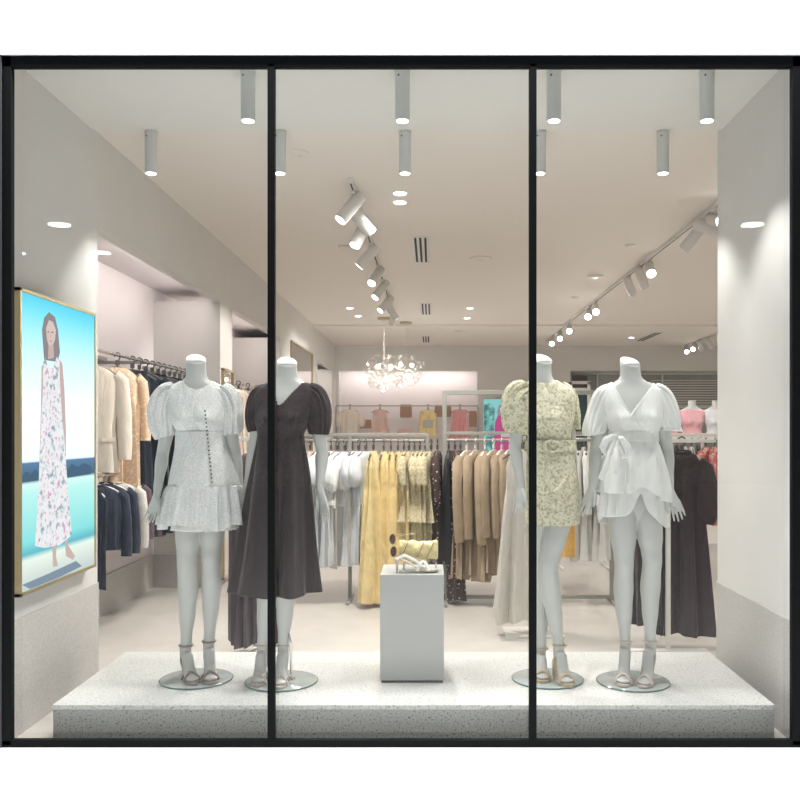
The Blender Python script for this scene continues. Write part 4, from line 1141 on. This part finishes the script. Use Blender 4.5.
for i, px in enumerate(xs):
    hang((wblouse, wblue)[i % 2], X_(px,YA), YA+rj.uniform(-.02,.02), ZR, 78+rj.uniform(-16,16), 'white ruffled dress on the low rack, %s white one from the left' % ORD[i], 'dress', GA, sc=1+rj.uniform(-.03,.02))
xs = (384, 391, 398, 404)
hang(ylong, X_(375,YA), YA-.17, ZR+.008, 80, 'longest yellow gown, trailing almost to the floor left of the plinth', 'gown', GA)
for i, px in enumerate(xs):
    hang(ygown, X_(px,YA), YA+rj.uniform(-.02,.02), ZR, 82+rj.uniform(-8,8), 'yellow chiffon gown on the low rack behind the plinth, %s after the longest one' % ORD[i], 'gown', GA)
for i, px in enumerate((409, 414.5, 420, 425.5, 431)):
    hang(ctier, X_(px,YA), YA+rj.uniform(-.02,.02), ZR, 76+rj.uniform(-8,8), 'cream printed tiered dress right of the yellow gowns, %s from the left' % ORD[i], 'dress', GA)
# rack B : tall frame, dotted / black / beige
YB2 = D(5.9); ZB = 1.735; ZBR = 1.385
rack('tall rectangular rack frame behind the plinth, carrying beige blazers', 'clothes_rack', X_(444.5,YB2), X_(612,YB2), YB2, ZB, ZBR, bar_bottom=.03, w_=.036)
ZR = ZBR-.045
GB = 'clothes on the tall rack behind the plinth'
hang(dots, X_(437.5,YA), YA+.05, ZA-.05, 84, 'dark brown polka dot gown just left of the tall rack post', 'gown', GB)
hang(dots, X_(455,YB2), YB2+.02, ZR, 96, 'dark brown polka dot gown just right of the tall rack post', 'gown', GB)
bk = garment('hanging_dress', 'black_dress', M['black'], L=1.0, wt=.19, wb=.19, tt=.035, tb=.04, seed=7)
hang(bk, X_(449,YB2), YB2+.08, ZR, 86, 'black dress hanging between the two polka dot gowns', 'dress', GB)
hang(bk, X_(461,YB2), YB2+.10, ZR, 80, 'black dress tucked behind the first beige blazer', 'dress', GB)
blz = garment('hanging_coat', 'long_blazer', M['beige'], L=1.12, wt=.20, wb=.23, tt=.048, tb=.060, sleeves=.62, seed=8, hm='hang_w', extra=blazer_extra(M['beige']), amp=.010, sl_r=.055)
for i, px in enumerate((467, 476, 485, 493.5, 502, 510)):
    hang(blz, X_(px,YB2), YB2-.01+rj.uniform(-.02,.02), ZR, 68+rj.uniform(-9,9), 'long beige linen blazer on the tall rack, %s from the left' % ORD[i], 'blazer', GB, sc=(1,.97,1.02,.95,.96,.92)[i])
yl = garment('hanging_shirt', 'yellow_shirt', M['orange'], L=.95, wt=.18, wb=.2, tt=.035, tb=.05, seed=9)
wl = garment('hanging_shirt', 'white_shirt', M['white_c'], L=.98, wt=.18, wb=.2, tt=.035, tb=.045, seed=10, sleeves=.4, sl_r=.04)
for i, (px, pr, w_) in enumerate(((516,wl,'white'),(522,yl,'yellow'),(566,yl,'yellow'),(573,yl,'yellow'),(580,wl,'white'),(587,wl,'white'),(594,wl,'white'),(602,wl,'white'))):
    hang(pr, X_(px,YB2), YB2+.02, ZR, 80+rj.uniform(-8,8), '%s shirt at the right of the tall rack, %s of the shirts there' % (w_, ORD[i]), 'shirt', GB)
# short rack further back to the right with posts at x=606
YG2 = D(7.4)
rack('white rack standing behind the wrap dress mannequin', 'clothes_rack', X_(560,YG2), X_(606,YG2), YG2, 1.38, 1.38, m='rackw', bar_bottom=.18)
hang(wl, X_(570,YG2), YG2, 1.335, 82, 'white shirt on the rear white rack, left one', 'shirt', 'shirts on the rear white rack')
hang(wl, X_(584,YG2), YG2, 1.335, 86, 'white shirt on the rear white rack, right one', 'shirt', 'shirts on the rear white rack')
# stands just behind the platform
def tstand(label, px, Y, zt, hw=.22, bw=.20):
    x = X_(px, Y); r = empty('garment_stand', (x, Y, 0))
    MB().box((x-bw, Y-.15, 0), (x+bw, Y+.15, .012)).build('base', M['rackw'], r, bevel=.003)
    MB().box((x-.014, Y-.014, .012), (x+.014, Y+.014, zt)).build('post', M['rackw'], r, bevel=.002)
    MB().box((x-hw, Y-.012, zt), (x+hw, Y+.012, zt+.024)).build('arm', M['rackw'], r, bevel=.002)
    tag(r, label, 'garment stand')
sheer = garment('hanging_gown', 'sheer_gown', M['sheer'], L=1.27, wt=.17, wb=.21, tt=.045, tb=.09, seed=14, straps=True, amp=.014)
Ys = D(5.0)
tstand('white stand behind the floral dress mannequin, holding a sheer white gown', 533, Ys, 1.36)
hang(sheer, X_(523,Ys), Ys-.07, 1.378, 14, 'long sheer white gown hanging left of the floral dress mannequin', 'gown', None)
pleat = garment('hanging_skirt_dress', 'pleated_gown', M['mauve'], L=1.30, wt=.15, wb=.125, tt=.05, tb=.06, seed=15, amp=.014, folds=14)
Ys = D(4.62)
tstand('white stand hidden behind the brown dress mannequin', 262, Ys, 1.34, bw=.06)
hang(pleat, X_(256,Ys), Ys-.09, 1.36, 0, 'dark plum pleated gown seen below and behind the brown dress', 'gown', None)
# right stand with two dark gowns
puff = garment('hanging_gown', 'puff_sleeve_gown', M['brown'], L=1.27, wt=.135, wb=.165, tt=.05, tb=.075, seed=16, sleeves=.36, ruffle=1, amp=.013, sl_r=.055, folds=6, extra=collar_extra(M['black']))
plain = garment('hanging_gown', 'dark_gown', M['brown'], L=1.20, wt=.15, wb=.13, tt=.045, tb=.06, seed=17, amp=.012)
Ys = D(4.66)
r = empty('garment_stand', (X_(668,Ys), Ys-.1, 0)); x = X_(668, Ys-.12)
MB().box((x-.25, Ys-.14, 0), (x+.25, Ys-.08, .02)).build('base', M['rackw'], r, bevel=.003)
MB().box((x-.014, Ys-.134, .02), (x+.014, Ys-.106, 1.33)).build('post', M['rackw'], r, bevel=.002)
MB().box((x-.26, Ys-.13, 1.33), (x+.30, Ys-.108, 1.352)).build('arm', M['rackw'], r, bevel=.002)
tag(r, 'white stand with its post in front of two dark brown gowns', 'garment stand')
hang(puff, X_(681,Ys), Ys-.02, 1.365, -6, 'dark brown gown with puff sleeves hanging near the right wall', 'gown', None)
hang(plain, X_(648,Ys), Ys-.01, 1.365, 4, 'plain dark brown gown seen between the legs of the wrap dress mannequin', 'gown', None)
# far right rack : dark hangers, red floral
Y8 = D(7.8)
rack('low rack at the far right with red floral clothes', 'clothes_rack', X_(636,Y8), X_(745,Y8), Y8, 1.375, 1.375, m='rackw', feet=(X_(702,Y8),))
fr_ = garment('hanging_blouse', 'red_floral_top', M['floral_red'], L=.92, wt=.21, wb=.23, tt=.05, tb=.06, seed=18, sleeves=.3)
pg = garment('hanging_blouse', 'pale_top', M['palegrey'], L=.72, wt=.18, wb=.19, tt=.035, tb=.04, seed=19)
GR2 = 'clothes on the far right rack'
for i, (px, pr, c) in enumerate(((641,bk,'black'),(650,bk,'black'),(659,pg,'pale tweed'),(668,bk,'black'),(677,bk,'black'),(685,pg,'pale tweed'),(691.5,pg,'pale tweed'),(698,bk,'black'))):
    hang(pr, X_(px,Y8), Y8, 1.325, 80+rj.uniform(-8,8), '%s garment on the far right rack, %s from its left end' % (c, ORD[i]), 'garment', GR2, sc=.75 if c == 'black' else 1)
for i, px in enumerate((705, 714, 724)):
    hang(fr_, X_(px,Y8), Y8-.03, 1.325, 60+rj.uniform(-8,8), 'red floral top on the far right rack, %s of the red ones' % ORD[i], 'top', GR2)
# torso forms with tops on a shelf behind it
def torso_form(px, Y, zb_, mname, label):
    mm = Manq(px, F/((F/Y)), nt=1.545, cxs=[(300,px),(500,px)]); mm.Y = Y; mm.k = F/Y; mm.b = zb_-1.10; mm.cxs = [(0, X_(px,Y)), (2, X_(px,Y))]
    r = empty('torso_form', (X_(px,Y), Y, zb_))
    MB().rings([mm.ring(h, 0, 40) for h in np.linspace(1.10, 1.545, 30)]).build('torso', M['skin'], r)
    MB().rings([mm.ring(h, .012, 40) for h in np.linspace(1.102, 1.43, 24)], cap=False).build('top', M[mname], r, solid=.003)
    tag(r, label, 'torso form', 'torso forms at the right back')
Y9 = D(9.0)
sh = empty('display_shelf', (X_(700,Y9), Y9, 0))
MB().box((X_(660,Y9), Y9-.2, 1.29), (X_(760,Y9), Y9+.2, 1.33)).build('shelf_board', M['rackw'], sh, bevel=.003)
for px in (662, 757): MB().box((X_(px,Y9)-.02, Y9-.18, 0), (X_(px,Y9)+.02, Y9+.18, 1.29)).build('shelf_side', M['rackw'], sh, bevel=.003)
tag(sh, 'white shelf with torso forms behind the far right rack', 'shelf')
M['pinktop'] = cloth('light_pink_knit', (.74,.42,.46), .05)
torso_form(692, Y9, 1.332, 'pinktop', 'white torso form in a light pink top on the rear shelf')
torso_form(716, Y9, 1.332, 'bluewhite', 'white torso form in a pale blue top beside the wall edge')
torso_form(668, Y9, 1.332, 'pinktop', 'white torso form in pink, half hidden behind the wrap dress sleeve')

# ---------------------------------------------------------------- left niches
XN = -2.12
def nrail(y0, y1, z, label):
    r = empty('wall_rail', (XN, y0, z)); 
    MB().cyl((XN, y0, z), (XN, y1, z), .011, n=10).build('rail', M['chrome'], r)
    for y in np.linspace(y0+.08, y1-.08, 3):
        MB().box((XL-.60, y-.012, z-.012), (XN, y+.012, z+.012)).build('bracket', M['rack'], r, bevel=.002)
        MB().box((XL-.60+.001, y-.14, z+.02), (XL-.57, y+.14, z+.05)).build('wall_plate', M['rack'], r, bevel=.002)
    tag(r, label, 'clothes rail')
ZU, ZL = 1.915, 1.12
nrail(D(4.35), D(6.42), ZU, 'upper clothes rail of the first left niche')
nrail(D(4.35), D(5.9), ZL, 'lower clothes rail of the first left niche, carrying dark jackets')
nrail(D(6.98), D(9.0), ZU, 'clothes rail of the second left niche')
iv = garment('hanging_coat', 'blazer', M['ivory'], L=.80, wt=.195, wb=.20, tt=.05, tb=.055, sleeves=.52, seed=20, hm='hang_d', extra=blazer_extra(M['ivory']), amp=.007)
pc = garment('hanging_blouse', 'lace_top', M['peach'], L=1.02, wt=.17, wb=.16, tt=.045, tb=.05, sleeves=.4, seed=21, hm='hang_d', sl_r=.045)
nv = garment('hanging_gown', 'navy_gown', M['navy'], L=1.28, wt=.19, wb=.20, tt=.035, tb=.04, seed=22, hm='hang_d', amp=.012, straps=True)
nk = garment('hanging_dress', 'navy_dress', M['navy'], L=1.0, wt=.19, wb=.20, tt=.035, tb=.04, seed=23, hm='hang_d', sleeves=.25)
GN = 'clothes on the upper rail of the first left niche'
hang(iv, XN-.10, D(4.66), ZU+.02, 38, 'ivory blazer at the front of the first left niche', 'blazer', GN)
hang(pc, XN-.02, D(4.90), ZU+.02, 50, 'peach lace top behind the ivory blazer', 'top', GN)
for i, y in enumerate((5.12, 5.24, 5.36, 5.48, 5.60, 5.72, 5.84, 5.96, 6.08, 6.2, 6.32)):
    hang(nv if i % 3 != 1 else nk, XN-.01, D(y), ZU+.02, rj.uniform(25, 50), 'dark navy dress in the first left niche, %s behind the lace top' % ORD[i], 'dress', GN)
dj = garment('hanging_jacket', 'denim_jacket', M['denim'], L=.60, wt=.20, wb=.19, tt=.05, tb=.05, sleeves=.46, seed=24, hm='hang_w', extra=collar_extra(M['denim']))
gj = garment('hanging_jacket', 'pale_jacket', M['palegrey'], L=.62, wt=.19, wb=.19, tt=.05, tb=.05, sleeves=.44, seed=25, hm='hang_w', extra=collar_extra(M['palegrey']))
nj = garment('hanging_jacket', 'dark_jacket', M['mauve'], L=.58, wt=.19, wb=.20, tt=.05, tb=.05, sleeves=.4, seed=26, hm='hang_w', extra=collar_extra(M['mauve']))
nn = garment('hanging_jacket', 'navy_jacket', M['navy'], L=.60, wt=.20, wb=.22, tt=.05, tb=.05, sleeves=.4, seed=27, hm='hang_w', extra=collar_extra(M['navy']))
GJ = 'jackets on the lower rail of the first left niche'
for i, (pr, y, c) in enumerate(((dj,4.60,'dark denim jacket'),(dj,4.72,'dark denim jacket'),(gj,4.86,'pale grey tweed jacket'),(nj,5.0,'plum jacket'),(nj,5.14,'plum jacket'),(nn,5.32,'navy jacket'),(nn,5.5,'navy jacket'),(nn,5.68,'navy jacket'))):
    hang(pr, XN-.02, D(y), ZL+.02, 42+rj.uniform(-8, 8), '%s on the lower niche rail, %s from the front' % (c, ORD[i]), 'jacket', GJ, sc=.84)
jn = garment('hanging_trousers', 'jeans', M['denim'], L=.80, wt=.12, wb=.10, tt=.03, tb=.03, seed=28, hm='hang_w')
hang(jn, XN-.02, D(4.48), ZL+.02, 10, 'dark jeans hanging at the very front of the lower niche rail', 'jeans', GJ, sc=.9)
iw = garment('hanging_dress', 'ivory_dress', M['ivory'], L=1.15, wt=.18, wb=.19, tt=.035, tb=.045, seed=29, hm='hang_w')
GS = 'clothes on the rail of the second left niche'
for i, (y, pr, c) in enumerate(((7.1,pdress_,'pale pink dress'),(7.3,iw,'ivory dress'),(7.5,iw,'ivory dress'),(7.7,pc,'peach lace top'),(7.9,iw,'ivory dress'),(8.1,pdress_,'pale pink dress'),(8.3,iw,'ivory dress'),(8.5,pc,'peach lace top'),(8.7,iw,'ivory dress'))):
    hang(pr, XN+.05, D(y), ZU+.02, rj.uniform(0, 20), '%s in the second left niche, %s from the front' % (c, ORD[i]), 'dress', GS)
# mirrors on the piers
def mirror(y0, y1, z0, z1, label):
    r = empty('wall_mirror', (XL, (y0+y1)/2, z0)); t = .02
    MB().box((XL+.001, y0+t, z0+t), (XL+.015, y1-t, z1-t)).build('mirror_glass', M['mirror'], r, smooth=False)
    mb = MB()
    for a, b in (((y0, z0), (y0+t, z1)), ((y1-t, z0), (y1, z1)), ((y0, z0), (y1, z0+t)), ((y0, z1-t), (y1, z1))): mb.box((XL+.001, a[0], a[1]), (XL+.03, b[0], b[1]))
    mb.build('brass_frame', M['brass'], r, smooth=False); tag(r, label, 'mirror')
mirror(D(6.52), D(6.86), .05, 1.97, 'narrow brass framed mirror on the pier between the first two niches')
mirror(D(9.7), D(11.4), .05, 2.62, 'large beige mirror panel on the far left wall')

# ---------------------------------------------------------------- rear niche display
YN = YB-.05
def rail_frame(px0, px1, y, z, label):
    r = empty('display_rail', (X_((px0+px1)/2,YN), YN, z))
    MB().box((X_(px0,YN), y-.012, z-.025), (X_(px1,YN), y+.012, z)).build('rail', M['rack'], r, bevel=.003)
    for px in (px0, px1): MB().box((X_(px,YN)-.015, y-.012, 0), (X_(px,YN)+.015, y+.012, z-.025)).build('post', M['rack'], r, bevel=.003)
    MB().box((X_(px0,YN), y-.01, 1.30), (X_(px1,YN), y+.25, 1.33)).build('shelf', M['rackw'], r, bevel=.003)
    MB().box((X_(px0,YN)+.9, y+.05, 1.62), (X_(px1,YN)-.6, y+.2, 1.645)).build('shelf', M['rackw'], r, bevel=.003)
    tag(r, label, 'display rail')
rail_frame(336, 478, YN, 1.90, 'grey display frame in front of the rear niche')
zN = 1.915
GT = 'clothes on the rear niche display'
cw = garment('hanging_blouse', 'cream_blouse', M['ivory'], L=.62, wt=.20, wb=.22, tt=.06, tb=.07, seed=31, sleeves=.24, ruffle=1, sl_r=.06)
pk = garment('hanging_blouse', 'pink_top', M['palepink'], L=.60, wt=.19, wb=.21, tt=.05, tb=.06, seed=32, straps=True)
yt = garment('hanging_blouse', 'yellow_top', M['yellow'], L=.62, wt=.17, wb=.19, tt=.05, tb=.06, seed=33)
pt = garment('hanging_blouse', 'pink_tank_top', M['pink'], L=.66, wt=.20, wb=.21, tt=.05, tb=.06, seed=34, straps=True)
for px, pr, lab in ((350,cw,'cream blouse at the left end of the rear display frame'), (380,pk,'pale pink sleeveless top with dark bows on the rear display frame'), (428,yt,'yellow top on the rear display frame'), (460,pt,'pink tank top on the rear display frame, inside the tall rack outline')):
    hang(pr, X_(px,YN), YN-.02, zN, 0, lab, 'top', GT)
def bagx(px, py, wpx, hpx, mname, label, dy=.05):
    c = W(px, py, YN+dy); w_ = wpx/(F/YN)/2; h_ = hpx/(F/YN)/2
    r = empty('handbag', (c.x, c.y, c.z-h_))
    MB().rings([[(c.x+a*w_*s_, c.y+b*.05*s_, z) for a, b in ((-1,-1),(1,-1),(1,1),(-1,1))] for z, s_ in ((c.z-h_,.96),(c.z-h_*.5,1),(c.z+h_*.6,.97),(c.z+h_,.9))]).build('bag_body', M[mname], r, bevel=.008)
    MB().rings([[(c.x+a*w_*.94, c.y-.052-.004*(b<0), z) for a, b in ((-1,-1),(1,-1),(1,1),(-1,1))] for z in (c.z, c.z+h_*.9)]).build('flap', M[mname], r, bevel=.003)
    tag(r, label, 'handbag', 'handbags on the rear display'); return r
bagx(365, 424, 13, 9, 'leather', 'brown handbag between the cream blouse and the pink top at the back')
bagx(406, 411, 12, 13, 'leather', 'reddish brown handbag right of the pink sleeveless top at the back')
bagx(443, 411, 17, 12, 'leather', 'wide brown handbag beside the yellow top at the back')
bagx(428, 424, 10, 7, 'palegrey', 'small grey bag in front of the yellow top at the back', dy=-.05)
bagx(473, 419, 8, 16, 'leather', 'narrow brown bag right of the pink tank top at the back')
bagx(405, 431, 16, 5, 'palepink', 'low pale pink bag on the rear shelf')
# digital screen
c = W(499, 425, YB-.04); s_ = empty('digital_screen', (c.x, c.y, 1.2))
x0, x1 = X_(483.5,YB), X_(514,YB); z0, z1 = CH-(458-VY)*YB/F, CH-(399.5-VY)*YB/F
MB().box((x0-.01, YB-.06, z0-.01), (x1+.01, YB-.001, z1+.01)).build('screen_case', M['fixture'], s_, bevel=.003)
scr = emis('screen_sky', (.25,.60,.60), 1); leaf = emis_tex('screen_leaves', [(.4, (.03,.12,.13)), (.55, (.12,.38,.36)), (.7, (.35,.65,.62))], 9); mag = emis('screen_magenta', (.55,.08,.26), .9)
mb = MB(); mb.poly([(x0,YB-.062,z0),(x1,YB-.062,z0),(x1,YB-.062,z1),(x0,YB-.062,z1)], 0)
def sp(pts, mi, lay): mb.poly([W(a, b, YB-.062-.001*lay) for a, b in pts], mi)
sp([(484,405),(490,403),(495,408),(494,432),(496,457),(484,457)], 1, 1)
sp([(497,412),(499,405),(503,403),(508,407),(509,416),(505,420),(499,420)], 2, 2); sp([(500,408),(504,406),(506,410),(504,415),(501,414)], 3, 3)
sp([(494,436),(495,422),(498,415),(503,417),(508,416),(512,424),(513,457),(494,457)], 4, 4)
mb.build('screen_picture', [scr, leaf, phair, pgrad, mag], s_, smooth=False)
tag(s_, 'glowing screen showing a dark-haired woman in magenta on the back wall', 'screen')
# rear right: shop door and slatted window
YW = YB+.30
d = empty('door_1', (X_(580,YB), YB, 0)); struct(d, 'dark shop door with white frame at the back')
xa, xb = X_(572,YB), X_(587,YB)
dk = mat('dark_brown_panel', (.045,.03,.028), .5); tl = mat('dark_teal_glass', (.03,.065,.07), .15)
MB().box((xa, YB-.02, CH-(388-VY)*YB/F), (xb, YB-.004, CH-(376-VY)*YB/F)).build('transom', dk, d, smooth=False)
MB().box((xa, YB-.02, .02), (xb, YB-.004, CH-(393-VY)*YB/F)).build('door_leaf', tl, d, smooth=False)
mb = MB()
for a, b in ((xa-.06, xa), (xb, xb+.06)): mb.box((a, YB-.05, 0), (b, YB-.002, 2.36))
mb.box((xa-.06, YB-.05, 2.32), (xb+.06, YB-.002, 2.38)); mb.box((xa, YB-.05, CH-(393-VY)*YB/F), (xb, YB-.002, CH-(388-VY)*YB/F))
mb.build('door_frame', M['rackw'], d, smooth=False)
wd = empty('window_2', (4.5, YW, 0)); struct(wd, 'wide grey slatted shutter window at the right back')
xa, xb = 2.80, 6.6
slat = ramp_mat('grey_slats', 'N', 3, [(.3, (.26,.265,.25)), (.7, (.33,.33,.315))], .5)
MB().box((xa, YW-.02, .9), (xb, YW-.001, 2.56)).build('shutter', slat, wd, smooth=False)
mb = MB()
for i in range(14): mb.box((X_(655,YB), YW-.04, 1.75+.05*i), (xb, YW-.02, 1.765+.05*i))
mb.build('slats', M['rackw'], wd, smooth=False)
mb = MB()
for a, b, c1, c2 in ((xa, xb, 2.53, 2.56), (xa, xb, .9, .94), (xa, xb, 1.86, 1.89)): mb.box((a, YW-.06, c1), (b, YW-.02, c2))
for x in (xa, X_(599,YB), X_(665,YB), xb-.03): mb.box((x, YW-.06, .9), (x+.03, YW-.02, 2.56))
mb.build('window_frame', M['fixture'], wd, smooth=False)
